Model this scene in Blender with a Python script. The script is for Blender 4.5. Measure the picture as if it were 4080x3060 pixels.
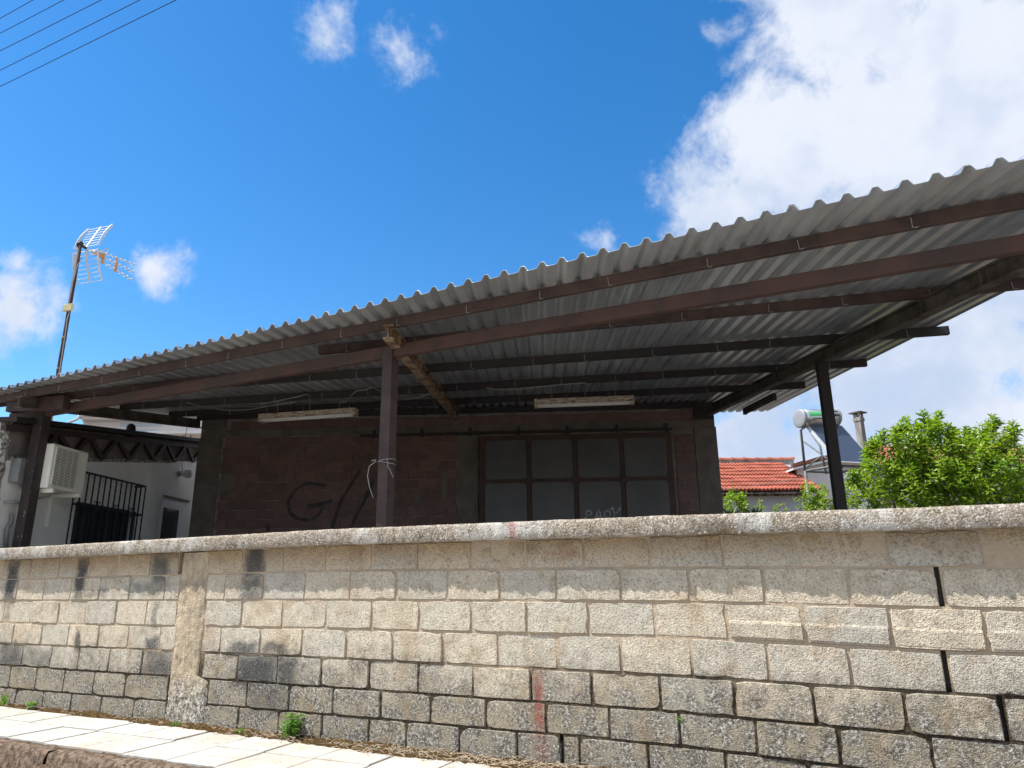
import bpy, math, random
from mathutils import Vector as Vec, Matrix, noise as mnoise

random.seed(7)
for o in list(bpy.data.objects):
    bpy.data.objects.remove(o)
scene = bpy.context.scene
COL = scene.collection

# ------------------------------------------------------------------ camera
FPX = 710.0
PITCH, ROLL, YAW = math.radians(15.7), math.radians(-0.64), math.radians(27.1)
CAM = Vec((0.0, -4.31, 1.25))
FW = Vec((-math.sin(YAW) * math.cos(PITCH), math.cos(YAW) * math.cos(PITCH), math.sin(PITCH)))
_rt = Vec((math.cos(YAW), math.sin(YAW), 0.0))
_up = _rt.cross(FW)
RT = (_rt * math.cos(ROLL) + _up * math.sin(ROLL)).normalized()
UP = RT.cross(FW)
cam_data = bpy.data.cameras.new('camera')
cam_data.sensor_width = 36.0
cam_data.lens = 36.0 * FPX / 1024.0
cam_data.clip_start = 0.05
cam_data.clip_end = 6000
cam = bpy.data.objects.new('camera', cam_data)
COL.objects.link(cam)
cam.matrix_world = Matrix((
    (RT.x, UP.x, -FW.x, CAM.x), (RT.y, UP.y, -FW.y, CAM.y), (RT.z, UP.z, -FW.z, CAM.z), (0, 0, 0, 1)))
scene.camera = cam

# ------------------------------------------------------------------ light
SUN_EL, SUN_AZ = math.radians(57), math.radians(240)      # azimuth clockwise from +Y
sun_data = bpy.data.lights.new('sun', 'SUN')
sun_data.energy = 3.9
sun_data.angle = math.radians(0.53)
sun_data.color = (1.0, 0.955, 0.88)
sun = bpy.data.objects.new('sun', sun_data)
COL.objects.link(sun)
to_sun = Vec((math.sin(SUN_AZ) * math.cos(SUN_EL), math.cos(SUN_AZ) * math.cos(SUN_EL), math.sin(SUN_EL)))
sun.rotation_euler = to_sun.to_track_quat('Z', 'Y').to_euler()
sun.location = to_sun * 40

vs = scene.view_settings
vs.view_transform = 'Standard'
vs.look = 'None'
vs.gamma = 1.0
vs.use_curve_mapping = False
vs.exposure = 0.85
scene.render.engine = 'CYCLES'
scene.render.resolution_x, scene.render.resolution_y = 1024, 768
scene.cycles.max_bounces = 7
scene.cycles.diffuse_bounces = 4

# ------------------------------------------------------------------ node helpers
def C4(c):
    return (c[0], c[1], c[2], 1.0) if len(c) == 3 else c

class NT:
    """A small wrapper that makes node graphs readable."""
    def __init__(self, nt):
        self.nt = nt
    def node(self, typ, ins=None, **kw):
        nd = self.nt.nodes.new(typ)
        for k, v in kw.items():
            setattr(nd, k, v)
        for k, v in (ins or {}).items():
            s = nd.inputs[k]
            if isinstance(v, bpy.types.NodeSocket):
                self.nt.links.new(v, s)
            else:
                s.default_value = C4(v) if (s.type == 'RGBA' and len(v) == 3) else v
        return nd
    def math(self, op, a, b=0.0, c=0.0, clamp=False):
        return self.node('ShaderNodeMath', {0: a, 1: b, 2: c}, operation=op, use_clamp=clamp).outputs[0]
    def vmath(self, op, a, b=(0, 0, 0)):
        nd = self.node('ShaderNodeVectorMath', {0: a, 1: b}, operation=op)
        return nd.outputs['Value'] if op in ('DOT_PRODUCT', 'LENGTH', 'DISTANCE') else nd.outputs[0]
    def vscale(self, a, s):
        return self.node('ShaderNodeVectorMath', {0: a, 'Scale': s}, operation='SCALE').outputs[0]
    def noise(self, vec, scale, detail=4.0, rough=0.55, dist=0.0, color=False):
        nd = self.node('ShaderNodeTexNoise', {'Vector': vec, 'Scale': scale, 'Detail': detail, 'Roughness': rough, 'Distortion': dist})
        return nd.outputs[1 if color else 0]
    def voro(self, vec, scale, feature='F1', out=0, rand=1.0):
        nd = self.node('ShaderNodeTexVoronoi', {'Vector': vec, 'Scale': scale, 'Randomness': rand}, feature=feature)
        return nd.outputs[out]
    def step(self, x, a, b, lo=0.0, hi=1.0):
        nd = self.node('ShaderNodeMapRange', {'Value': x, 'From Min': a, 'From Max': b, 'To Min': lo, 'To Max': hi}, interpolation_type='SMOOTHSTEP')
        return nd.outputs[0]
    def mix(self, f, a, b):
        nd = self.node('ShaderNodeMix', data_type='RGBA')
        for i, v in ((0, f), (6, a), (7, b)):
            s = nd.inputs[i]
            if isinstance(v, bpy.types.NodeSocket):
                self.nt.links.new(v, s)
            else:
                s.default_value = C4(v) if i > 0 else v
        return nd.outputs[2]
    def mul(self, f, a, b):
        nd = self.node('ShaderNodeMix', data_type='RGBA', blend_type='MULTIPLY')
        for i, v in ((0, f), (6, a), (7, b)):
            s = nd.inputs[i]
            if isinstance(v, bpy.types.NodeSocket):
                self.nt.links.new(v, s)
            else:
                s.default_value = C4(v) if i > 0 else v
        return nd.outputs[2]
    def ramp(self, f, stops):
        nd = self.node('ShaderNodeValToRGB', {0: f})
        e = nd.color_ramp.elements
        while len(e) < len(stops):
            e.new(0.5)
        for el, (p, c) in zip(e, stops):
            el.position = p
            el.color = C4(c)
        return nd.outputs[0]
    def sep(self, v):
        return self.node('ShaderNodeSeparateXYZ', {0: v}).outputs
    def comb(self, x, y, z):
        return self.node('ShaderNodeCombineXYZ', {0: x, 1: y, 2: z}).outputs[0]

class MAT(NT):
    def __init__(self, name, color=(0.5, 0.5, 0.5), rough=0.8, metal=0.0, spec=0.4):
        self.m = bpy.data.materials.new(name)
        self.m.use_nodes = True
        super().__init__(self.m.node_tree)
        self.b = self.nt.nodes['Principled BSDF']
        self.set('Base Color', color)
        self.set('Roughness', rough)
        self.set('Metallic', metal)
        self.set('Specular IOR Level', spec)
    def set(self, k, v):
        s = self.b.inputs[k]
        if isinstance(v, bpy.types.NodeSocket):
            self.nt.links.new(v, s)
        else:
            s.default_value = C4(v) if s.type == 'RGBA' else v
    def pos(self):
        return self.node('ShaderNodeNewGeometry').outputs['Position']
    def objco(self):
        return self.node('ShaderNodeTexCoord').outputs['Object']
    def rnd(self):
        return self.node('ShaderNodeObjectInfo').outputs['Random']
    def bump(self, h, strength=0.5, dist=0.01, nrm=None):
        ins = {'Height': h, 'Strength': strength, 'Distance': dist}
        if nrm is not None:
            ins['Normal'] = nrm
        o = self.node('ShaderNodeBump', ins).outputs[0]
        self.set('Normal', o)
        return o

# ------------------------------------------------------------------ plan of the place
# X runs along the street wall (its face is Y = 0), Y goes into the plot, Z is up.
# The yard, its brick store and the neighbours stand 24 degrees off that line: U along the store, V into depth.
ANG = math.radians(24.0)
U = Vec((math.cos(ANG), math.sin(ANG), 0.0))
V = Vec((-math.sin(ANG), math.cos(ANG), 0.0))
Z = Vec((0, 0, 1))
GROUND = Vec((CAM.x, CAM.y, 0.0))

def W(u, v, z):
    """Point from store coordinates."""
    p = GROUND + U * u + V * v
    p.z = z
    return p
def uvz(p):
    d = p - GROUND
    return d.dot(U), d.dot(V), p.z
K = 1024.0 / 2212.0
def ray(x, y):
    """Sight line through a survey mark read on the photograph."""
    x, y = x * K, y * K
    return FW + RT * ((x - 512.0) / FPX) - UP * ((y - 384.0) / FPX)
def on_plane(x, y, n, p0):
    r = ray(x, y)
    return CAM + r * ((p0 - CAM).dot(n) / r.dot(n))
def on_front(x, y, Y=0.0):
    return on_plane(x, y, Vec((0, 1, 0)), Vec((0, Y, 0)))
def on_store(x, y, v=10.6):
    return on_plane(x, y, V, W(0, v, 0))
def on_side(x, y, u=-6.2):
    return on_plane(x, y, U, W(u, 0, 0))
def on_level(x, y, z):
    return on_plane(x, y, Z, Vec((0, 0, z)))
FH = Vec((-math.sin(YAW), math.cos(YAW), 0.0))
RH = Vec((math.cos(YAW), math.sin(YAW), 0.0))
def at_depth(x, y, d):
    return on_plane(x, y, FH, GROUND + FH * d)

# the roof of the canopy: a ruled surface from the level eave to the level top of the store
VR, YE, ZE, ZR = 10.6, -0.15, 3.37, 3.86
def v_eave(u):
    return (YE - CAM.y - u * U.y) / V.y
def roof_z(u, v):
    a = v_eave(u)
    return ZE + (ZR - ZE) * (v - a) / (VR - a)
def on_roof(x, y, dz):
    r = ray(x, y)
    prev = None
    t = 2.0
    while t < 16.0:
        p = CAM + r * t
        u, v, z = uvz(p)
        f = z - roof_z(u, v) - dz
        if prev is not None and prev * f <= 0:
            return p
        prev = f
        t += 0.004
    return CAM + r * 8

# ------------------------------------------------------------------ object helpers
WORLD = {}
def attach(o, parent):
    if parent is None:
        return o
    o.parent = parent
    o.matrix_parent_inverse = WORLD.get(parent.name, Matrix.Identity(4)).inverted()
    return o
def tag(o, label=None, cat=None, group=None, kind=None):
    if label: o['label'] = label
    if cat: o['category'] = cat
    if group: o['group'] = group
    if kind: o['kind'] = kind
    return o
def thing(name, loc, label, cat, group=None):
    o = bpy.data.objects.new(name, None)
    COL.objects.link(o)
    o.location = loc
    o.empty_display_size = 0.2
    WORLD[o.name] = Matrix.Translation(Vec(loc))
    return tag(o, label, cat, group)
def inst(name, mesh, parent, mw=None):
    o = bpy.data.objects.new(name, mesh)
    COL.objects.link(o)
    if mw is not None:
        o.matrix_basis = mw
        WORLD[o.name] = mw.copy()
    return attach(o, parent)

class MB:
    """Collects faces; build() links them as one mesh object."""
    def __init__(self):
        self.v, self.f = [], []
    def add(self, vs, fs):
        n = len(self.v)
        self.v += [tuple(p) for p in vs]
        self.f += [tuple(i + n for i in f) for f in fs]
        return self
    def hexa(self, p):
        """p: 8 points, bottom ring 0-3, top ring 4-7."""
        return self.add(p, [(3, 2, 1, 0), (4, 5, 6, 7), (0, 1, 5, 4), (1, 2, 6, 5), (2, 3, 7, 6), (3, 0, 4, 7)])
    def box(self, c, ax, ay, az):
        """Centre and three half-axis vectors."""
        c, ax, ay, az = Vec(c), Vec(ax), Vec(ay), Vec(az)
        return self.hexa([c - ax - ay - az, c + ax - ay - az, c + ax + ay - az, c - ax + ay - az,
                          c - ax - ay + az, c + ax - ay + az, c + ax + ay + az, c - ax + ay + az])
    def bar(self, a, b, w, h, up=Z):
        a, b = Vec(a), Vec(b)
        d = (b - a)
        L = d.length
        d.normalize()
        s = d.cross(Vec(up))
        if s.length < 1e-4:
            s = d.cross(Vec((1, 0, 0)))
        s.normalize()
        u = s.cross(d)
        return self.box((a + b) / 2, d * L / 2, s * w / 2, u * h / 2)
    def tube(self, pts, r, n=6, cap=True):
        pts = [Vec(p) for p in pts]
        rings = []
        ref = None
        for i, p in enumerate(pts):
            a = pts[max(i - 1, 0)]
            b = pts[min(i + 1, len(pts) - 1)]
            d = (b - a).normalized()
            if ref is None:
                ref = d.cross(Z)
                if ref.length < 0.05:
                    ref = d.cross(Vec((1, 0, 0)))
            s = (ref - d * ref.dot(d)).normalized()
            ref = s
            t = d.cross(s)
            rr = r[i] if isinstance(r, (list, tuple)) else r
            rings.append([p + (s * math.cos(k * 2 * math.pi / n) + t * math.sin(k * 2 * math.pi / n)) * rr for k in range(n)])
        vs = [q for ring in rings for q in ring]
        fs = []
        for i in range(len(pts) - 1):
            for k in range(n):
                k2 = (k + 1) % n
                fs.append((i * n + k, i * n + k2, (i + 1) * n + k2, (i + 1) * n + k))
        if cap:
            fs.append(tuple(range(n - 1, -1, -1)))
            m = (len(pts) - 1) * n
            fs.append(tuple(range(m, m + n)))
        return self.add(vs, fs)
    def mesh(self, name, mat, smooth=False):
        me = bpy.data.meshes.new(name)
        me.from_pydata(self.v, [], self.f)
        if mat is not None:
            me.materials.append(mat)
        if smooth:
            me.polygons.foreach_set('use_smooth', [True] * len(me.polygons))
        me.update()
        return me
    def build(self, name, mat, parent=None, smooth=False):
        o = bpy.data.objects.new(name, self.mesh(name, mat, smooth))
        COL.objects.link(o)
        return attach(o, parent)

def bevel(o, w, seg=1):
    m = o.modifiers.new('bevel', 'BEVEL')
    m.width = w
    m.segments = seg
    m.limit_method = 'ANGLE'
    return o
def rnd(a, b):
    return random.uniform(a, b)
# ------------------------------------------------------------------ sky
world = bpy.data.worlds.new('World')
scene.world = world
world.use_nodes = True
wn = NT(world.node_tree)
for n_ in list(world.node_tree.nodes):
    world.node_tree.nodes.remove(n_)
sky = wn.node('ShaderNodeTexSky', sky_type='NISHITA', sun_disc=False)
sky.sun_elevation = SUN_EL
sky.sun_rotation = SUN_AZ
sky.altitude = 50
sky.air_density = 1.0
sky.dust_density = 0.15
sky.ozone_density = 2.2
dirn = wn.node('ShaderNodeTexCoord').outputs['Generated']
sky_col = wn.node('ShaderNodeHueSaturation', {'Hue': 0.500, 'Saturation': 1.36, 'Value': 1.0, 'Color': sky.outputs[0]}).outputs[0]
# cloud banks: heaps given as (bearing point, angular radius), broken up by noise
def heap(x, y, r):
    d = ray(x, y).normalized()
    return d, math.radians(r)
HEAPS = [heap(2040, 260, 18) + (1.25,), heap(1720, 330, 10) + (1.15,), heap(1545, 445, 6.6) + (1.05,), heap(1830, 50, 9.5) + (1.1,), heap(2450, 560, 19) + (1.0,),
         heap(1950, 760, 17) + (1.1,), heap(2200, 1050, 18) + (1.1,), heap(1640, 1000, 8) + (1.0,),
         heap(874, 85, 3.8) + (0.66,), heap(705, 60, 3.6) + (0.6,), heap(740, 15, 2.4) + (0.6,), heap(1592, 45, 2.4) + (0.6,), heap(1290, 530, 2.6) + (0.5,),
         heap(350, 575, 3.6) + (0.8,), heap(70, 685, 4.6) + (0.8,), heap(-30, 700, 4.4) + (0.8,), heap(60, 592, 2.4) + (0.55,)]
dw = wn.noise(dirn, 8.0, 1, 0.55, color=True)
dirw = wn.vmath('ADD', dirn, wn.vscale(wn.vmath('SUBTRACT', dw, (0.5, 0.5, 0.5)), 0.085))
dens = None
for d, r, k in HEAPS:
    ang = wn.vmath('DISTANCE', dirw, tuple(d))
    v = wn.node('ShaderNodeMapRange', {'Value': ang, 'From Min': 0.0, 'From Max': r, 'To Min': k, 'To Max': 0.0}).outputs[0]
    dens = v if dens is None else wn.math('MAXIMUM', dens, v)
# unseen clouds away from the view, cover raised to brighten the canopy
wide = wn.noise(dirn, 2.2, 2, 0.5)
away = wn.step(wn.vmath('DOT_PRODUCT', dirn, tuple(FW)), 0.62, 0.25)
wide = wn.math('MULTIPLY', wn.step(wide, 0.33, 0.58), away)
dens = wn.math('MAXIMUM', dens, wide)
fb = wn.noise(dirw, 9.0, 6, 0.64)
fb2 = wn.noise(dirn, 40.0, 3, 0.62)
fbm = wn.math('ADD', wn.math('MULTIPLY', fb, 0.78), wn.math('MULTIPLY', fb2, 0.22))
d2 = wn.math('ADD', dens, wn.math('MULTIPLY', wn.math('SUBTRACT', fbm, 0.5), 2.0))
cover = wn.math('MULTIPLY', wn.step(d2, 0.16, 0.76), wn.step(dens, 0.02, 0.25))
body = wn.noise(dirw, 5.5, 3, 0.6)
body = wn.math('ADD', wn.math('MULTIPLY', body, 0.85), wn.math('MULTIPLY', fb2, 0.15))
low = wn.step(wn.sep(dirn)[2], 0.10, 0.45)
tone = wn.step(wn.math('ADD', body, wn.math('MULTIPLY', low, 0.06)), 0.36, 0.66)
cloud = wn.mix(tone, (0.335, 0.40, 0.52), (0.495, 0.525, 0.59))
bg_sky = wn.node('ShaderNodeBackground', {'Color': sky_col, 'Strength': 0.115})
bg_cl = wn.node('ShaderNodeBackground', {'Color': cloud, 'Strength': 0.95})
ms = wn.node('ShaderNodeMixShader', {0: cover, 1: bg_sky.outputs[0], 2: bg_cl.outputs[0]})
world.cycles.sampling_method = 'MANUAL'
world.cycles.sample_map_resolution = 512
wn.node('ShaderNodeOutputWorld', {'Surface': ms.outputs[0]})
# ------------------------------------------------------------------ materials
M = {}
# soot-black and red paint left on the street wall: x0, x1, z0, z1, strength
SOOT = [(-8.00, -7.83, 1.12, 1.54, 1.0), (-7.97, -7.86, 0.95, 1.12, 0.5), (-6.87, -6.72, 1.15, 1.53, 1.0), (-6.87, -6.40, 1.17, 1.24, 0.5), (-5.80, -5.58, 1.27, 1.53, 0.85), (-6.05, -5.60, 1.20, 1.28, 0.45),
        (-6.74, -6.66, 0.72, 0.88, 0.9), (-5.73, -5.65, 0.93, 1.12, 0.55), (-5.76, -5.60, 0.71, 0.85, 0.9), (-5.76, -5.41, 0.53, 0.745, 0.7),
        (-4.67, -4.46, 1.33, 1.55, 0.95), (-4.68, -4.46, 1.14, 1.33, 0.75), (-4.76, -4.44, 0.72, 0.83, 0.85), (-4.41, -4.18, 0.735, 0.825, 0.8),
        (-4.66, -4.24, 0.515, 0.735, 0.95), (-4.22, -4.04, 0.53, 0.738, 0.8), (-7.92, -7.52, 0.53, 0.745, 0.75), (-7.5, -7.1, 0.54, 0.7, 0.45), (-4.50, -4.10, 0.34, 0.535, 0.6), (-9.0, -8.3, 1.1, 1.5, 0.6)]
RED = [(-2.072, -2.012, 0.36, 0.68, 0.8), (-1.96, -1.74, 1.395, 1.445, 0.4), (-2.18, -2.135, 1.53, 1.64, 0.55), (-2.08, -1.98, 0.2, 0.34, 0.35)]
def patches(m, p, boxes, ragged=0.075, soft=0.55, wob=7.0):
    nv = m.vscale(m.vmath('SUBTRACT', m.noise(p, wob, 4, 0.6, color=True), (0.5, 0.5, 0.5)), ragged * 2)
    s = m.sep(m.vmath('ADD', p, nv))
    out = None
    for x0, x1, z0, z1, k in boxes:
        dx = m.math('DIVIDE', m.math('ABSOLUTE', m.math('SUBTRACT', s[0], (x0 + x1) / 2)), (x1 - x0) / 2)
        dz = m.math('DIVIDE', m.math('ABSOLUTE', m.math('SUBTRACT', s[2], (z0 + z1) / 2)), (z1 - z0) / 2)
        v = m.math('MULTIPLY', m.step(m.math('MAXIMUM', dx, dz), 1 + soft, 1 - soft), k)
        out = v if out is None else m.math('MAXIMUM', out, v)
    return out

def concrete_wall(name, base_a, base_b, grit=1.0, painted=False):
    m = MAT(name, rough=0.95, spec=0.15)
    p = m.pos()
    s = m.sep(p)
    r = m.rnd()
    n_big = m.noise(p, 2.3, 4, 0.6)
    n_mid = m.noise(p, 13.0, 5, 0.62)
    n_fine = m.noise(p, 110.0, 3, 0.7)
    grain = m.voro(p, 150.0)
    col = m.mix(m.math('ADD', m.math('MULTIPLY', r, 0.75), m.math('MULTIPLY', n_big, 0.35)), base_a, base_b)
    warm = m.step(m.noise(p, 4.1, 3, 0.5), 0.5, 0.68)
    col = m.mix(m.math('MULTIPLY', warm, 0.45), col, (0.46, 0.335, 0.215))
    col = m.mul(0.75, col, m.ramp(n_mid, [(0.25, (0.62, 0.60, 0.57)), (0.55, (1, 1, 1)), (0.8, (1.12, 1.12, 1.12))]))
    col = m.mul(0.8 * grit, col, m.ramp(m.noise(p, 78.0, 3, 0.75), [(0.30, (0.30, 0.28, 0.26)), (0.46, (0.95, 0.95, 0.95)), (0.62, (1.22, 1.22, 1.21))]))
    # lichen and dirt that climbs from the foot of the wall
    climb = m.math('ADD', s[2], m.math('MULTIPLY', m.math('SUBTRACT', n_big, 0.5), 0.75))
    climb = m.math('ADD', climb, m.math('MULTIPLY', m.math('SUBTRACT', n_mid, 0.5), 0.35))
    foot = m.step(climb, 0.90, 0.48)
    dirt = m.ramp(m.noise(p, 60.0, 5, 0.75), [(0.38, (0.03, 0.027, 0.022)), (0.48, (0.14, 0.13, 0.11)), (0.55, (0.33, 0.315, 0.28)), (0.63, (0.66, 0.64, 0.59))])
    dirt = m.mix(m.step(m.noise(p, 9.0, 4, 0.6), 0.42, 0.62), dirt, m.mul(1.0, col, (0.50, 0.49, 0.46)))
    col = m.mix(m.math('MULTIPLY', foot, 0.88), col, dirt)
    # brown tint, stronger towards the top of the wall
    top_brown = m.math('MULTIPLY', m.step(m.math('ADD', s[2], m.math('MULTIPLY', m.math('SUBTRACT', n_mid, 0.5), 0.22)), 1.30, 1.52), 0.7)
    col = m.mix(top_brown, col, m.mul(1.0, col, (0.60, 0.44, 0.27)))
    blot = m.math('MULTIPLY', m.step(m.noise(p, 5.0, 5, 0.65), 0.55, 0.7), 0.5)
    col = m.mix(blot, col, m.mul(1.0, col, (0.45, 0.44, 0.42)))
    chip = m.math('SUBTRACT', 1.0, m.math('MULTIPLY', m.step(n_fine, 0.52, 0.64), 0.55))
    if painted == 'soot':
        soot = m.math('MULTIPLY', patches(m, p, SOOT), chip)
        col = m.mix(m.math('MULTIPLY', soot, 0.93), col, (0.040, 0.046, 0.055))
    if painted == 'red':
        red = m.math('MULTIPLY', patches(m, p, RED, 0.025, 0.7, 14.0), m.math('MULTIPLY', chip, m.step(m.noise(p, 30, 3, 0.7), 0.3, 0.55)))
        col = m.mix(m.math('MULTIPLY', red, 0.9), col, (0.30, 0.055, 0.05))
    m.set('Base Color', col)
    h = m.math('ADD', m.math('MULTIPLY', m.noise(p, 78.0, 3, 0.75), 1.5), m.math('MULTIPLY', m.math('POWER', grain, 0.8), 0.55))
    h = m.math('ADD', h, m.math('MULTIPLY', n_mid, 0.7))
    m.bump(h, 0.9 * grit, 0.012)
    return m.m
BA, BB = (0.70, 0.60, 0.455), (0.58, 0.54, 0.46)
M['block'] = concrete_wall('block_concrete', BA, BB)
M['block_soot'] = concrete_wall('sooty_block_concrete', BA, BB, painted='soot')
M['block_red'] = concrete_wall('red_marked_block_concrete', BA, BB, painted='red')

def mortar_mat():
    m = MAT('mortar', rough=0.95, spec=0.1)
    p = m.pos()
    s = m.sep(p)
    n = m.noise(p, 22, 5, 0.65)
    nb = m.noise(p, 2.3, 4, 0.6)
    f = m.step(m.math('ADD', s[2], m.math('MULTIPLY', m.math('SUBTRACT', nb, 0.5), 0.5)), 0.86, 0.62)
    light = m.mix(n, (0.66, 0.53, 0.385), (0.50, 0.40, 0.29))
    moss = m.ramp(m.noise(p, 45, 4, 0.7), [(0.35, (0.04, 0.032, 0.024)), (0.55, (0.11, 0.085, 0.058)), (0.72, (0.25, 0.19, 0.12))])
    m.set('Base Color', m.mix(f, light, moss))
    m.bump(m.math('ADD', m.noise(p, 70, 4, 0.7), m.math('MULTIPLY', n, 1.5)), 1.0, 0.02)
    return m.m
M['mortar'] = mortar_mat()

def pier_mat():
    m = MAT('pier_render', rough=0.95, spec=0.1)
    p = m.pos()
    s = m.sep(p)
    n = m.noise(p, 9, 5, 0.65)
    v = m.noise(m.vmath('MULTIPLY', p, (30, 30, 4)), 1.0, 4, 0.6)
    col = m.mix(m.step(n, 0.3, 0.7), (0.66, 0.54, 0.385), (0.42, 0.35, 0.26))
    col = m.mul(0.6, col, m.ramp(m.noise(p, 110, 3, 0.7), [(0.3, (0.4, 0.38, 0.35)), (0.5, (1, 1, 1)), (0.75, (1.2, 1.2, 1.2))]))
    col = m.mul(0.5, col, m.ramp(v, [(0.3, (0.6, 0.58, 0.55)), (0.6, (1, 1, 1))]))
    foot = m.step(m.math('ADD', s[2], m.math('MULTIPLY', m.math('SUBTRACT', n, 0.5), 0.5)), 0.62, 0.38)
    dirt = m.ramp(m.noise(p, 42, 5, 0.75), [(0.36, (0.025, 0.022, 0.017)), (0.47, (0.17, 0.155, 0.13)), (0.56, (0.60, 0.58, 0.52))])
    col = m.mix(m.math('MULTIPLY', foot, 0.85), col, dirt)
    m.set('Base Color', col)
    m.bump(m.math('ADD', m.math('MULTIPLY', v, 1.2), m.math('ADD', n, m.noise(p, 80, 3, 0.6))), 0.9, 0.02)
    return m.m
M['pier'] = pier_mat()

def coping_mat():
    m = MAT('coping_concrete', rough=0.95, spec=0.1)
    p = m.pos()
    n = m.noise(p, 3.2, 5, 0.6)
    nm = m.noise(p, 16, 4, 0.65)
    nf = m.noise(p, 120, 3, 0.7)
    peb = m.voro(p, 85, 'F1')
    pcol = m.voro(p, 85, 'F1', 1)
    edge = m.voro(p, 85, 'DISTANCE_TO_EDGE')
    base = m.mix(m.step(nm, 0.35, 0.65), (0.205, 0.165, 0.12), (0.35, 0.295, 0.23))
    lich = m.math('MULTIPLY', m.step(n, 0.48, 0.62), m.step(nm, 0.3, 0.55))
    base = m.mix(m.math('MULTIPLY', lich, 0.85), base, (0.56, 0.55, 0.52))
    stone = m.mix(m.sep(pcol)[0], (0.28, 0.25, 0.21), (0.66, 0.63, 0.57))
    show = m.math('MULTIPLY', m.step(edge, 0.02, 0.10), m.step(m.sep(pcol)[1], 0.62, 0.68))
    col = m.mix(m.math('MULTIPLY', show, 0.85), base, stone)
    sp = m.noise(p, 95, 3, 0.75)
    col = m.mix(m.math('MULTIPLY', m.step(sp, 0.55, 0.62), 0.65), col, (0.62, 0.58, 0.51))
    col = m.mix(m.math('MULTIPLY', m.step(sp, 0.45, 0.39), 0.7), col, (0.11, 0.085, 0.06))
    red = m.math('MULTIPLY', patches(m, p, RED, 0.02, 0.4, 12.0), 0.8)
    col = m.mix(red, col, (0.34, 0.06, 0.055))
    m.set('Base Color', col)
    h = m.math('ADD', m.math('MULTIPLY', m.math('SUBTRACT', 0.6, peb), 1.2), m.math('ADD', nf, m.math('MULTIPLY', nm, 1.5)))
    m.bump(h, 0.5, 0.006)
    return m.m
M['coping'] = coping_mat()

def simple(name, a, b=None, rough=0.8, metal=0.0, scale=8.0, spec=0.3, bump=0.0, bscale=40.0, bd=0.004, vary=0.0, stretch=None, lo=0.35, hi=0.65):
    m = MAT(name, a, rough, metal, spec)
    p = m.pos()
    if stretch:
        p = m.vmath('MULTIPLY', p, stretch)
    if b is not None:
        col = m.mix(m.step(m.noise(p, scale, 5, 0.65), lo, hi), a, b)
        if vary:
            r = m.rnd()
            col = m.mul(1.0, col, m.ramp(r, [(0.0, (1 - vary,) * 3), (1.0, (1 + vary,) * 3)]))
        m.set('Base Color', col)
    if bump:
        m.bump(m.noise(p, bscale, 4, 0.65), bump, bd)
    return m.m

M['pebble'] = simple('pebble', (0.68, 0.65, 0.58), (0.40, 0.36, 0.30), 0.7, scale=35, lo=0.4, hi=0.6)
M['wall_core'] = simple('wall_core', (0.14, 0.125, 0.105), (0.08, 0.07, 0.06), 0.95, bump=0.8, bscale=60, bd=0.01)
M['tile'] = simple('pavement_tile', (0.66, 0.62, 0.53), (0.56, 0.51, 0.42), 0.85, scale=5, vary=0.06, bump=0.3, bscale=120, bd=0.002)
def tile_mat():
    m = MAT('pavement_tile', rough=0.85, spec=0.2)
    p = m.pos()
    r = m.rnd()
    col = m.mix(r, (0.55, 0.53, 0.485), (0.47, 0.46, 0.43))
    st = m.step(m.noise(p, 2.6, 5, 0.6), 0.50, 0.68)
    col = m.mix(m.math('MULTIPLY', st, 0.38), col, (0.46, 0.33, 0.23))
    col = m.mul(0.5, col, m.ramp(m.noise(p, 14, 6, 0.75), [(0.34, (0.45, 0.41, 0.36)), (0.48, (1, 1, 1))]))
    m.set('Base Color', col)
    m.bump(m.noise(p, 90, 4, 0.7), 0.35, 0.004)
    return m.m
M['tile'] = tile_mat()
M['grout'] = simple('pavement_grout', (0.13, 0.10, 0.07), (0.07, 0.055, 0.04), 0.95, bump=0.8, bscale=60, bd=0.01)
M['kerb'] = simple('kerb_stone', (0.30, 0.225, 0.17), (0.10, 0.07, 0.048), 0.95, scale=24, bump=1.0, bscale=45, bd=0.02, vary=0.12, spec=0.1)
M['asphalt'] = simple('bounce_asphalt', (0.42, 0.395, 0.355), (0.36, 0.34, 0.305), 0.9, scale=3, bump=0.6, bscale=150, bd=0.004)  # unseen road, tone raised to bounce more light under the canopy
M['soil'] = simple('dry_soil', (0.17, 0.12, 0.08), (0.10, 0.075, 0.05), 0.95, scale=3, bump=0.8, bscale=20, bd=0.02)
M['yard'] = simple('yard_concrete', (0.42, 0.395, 0.355), (0.34, 0.32, 0.285), 0.95, scale=1.5, bump=0.5, bscale=30, bd=0.01)
M['moss'] = simple('brown_moss', (0.13, 0.082, 0.03), (0.055, 0.035, 0.02), 1.0, scale=26, bump=1.0, bscale=70, bd=0.02, spec=0.05)
M['twig'] = simple('dry_twig', (0.52, 0.43, 0.33), (0.34, 0.26, 0.18), 0.9, scale=30)
M['steel_brown'] = simple('brown_painted_steel', (0.082, 0.052, 0.045), (0.050, 0.034, 0.032), 0.6, scale=5, bump=0.35, bscale=90, bd=0.002)
M['steel_rust'] = simple('rusty_brown_steel', (0.092, 0.050, 0.040), (0.062, 0.042, 0.037), 0.7, scale=4, bump=0.4, bscale=80, bd=0.003)
M['steel_dark'] = simple('dark_painted_steel', (0.030, 0.027, 0.028), (0.040, 0.030, 0.027), 0.6, scale=8, bump=0.15, bscale=80, bd=0.002)
M['beam_tan'] = simple('peeling_tan_beam', (0.30, 0.205, 0.125), (0.12, 0.07, 0.045), 0.8, scale=7, bump=0.5, bscale=50, bd=0.004, lo=0.45, hi=0.6)
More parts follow.
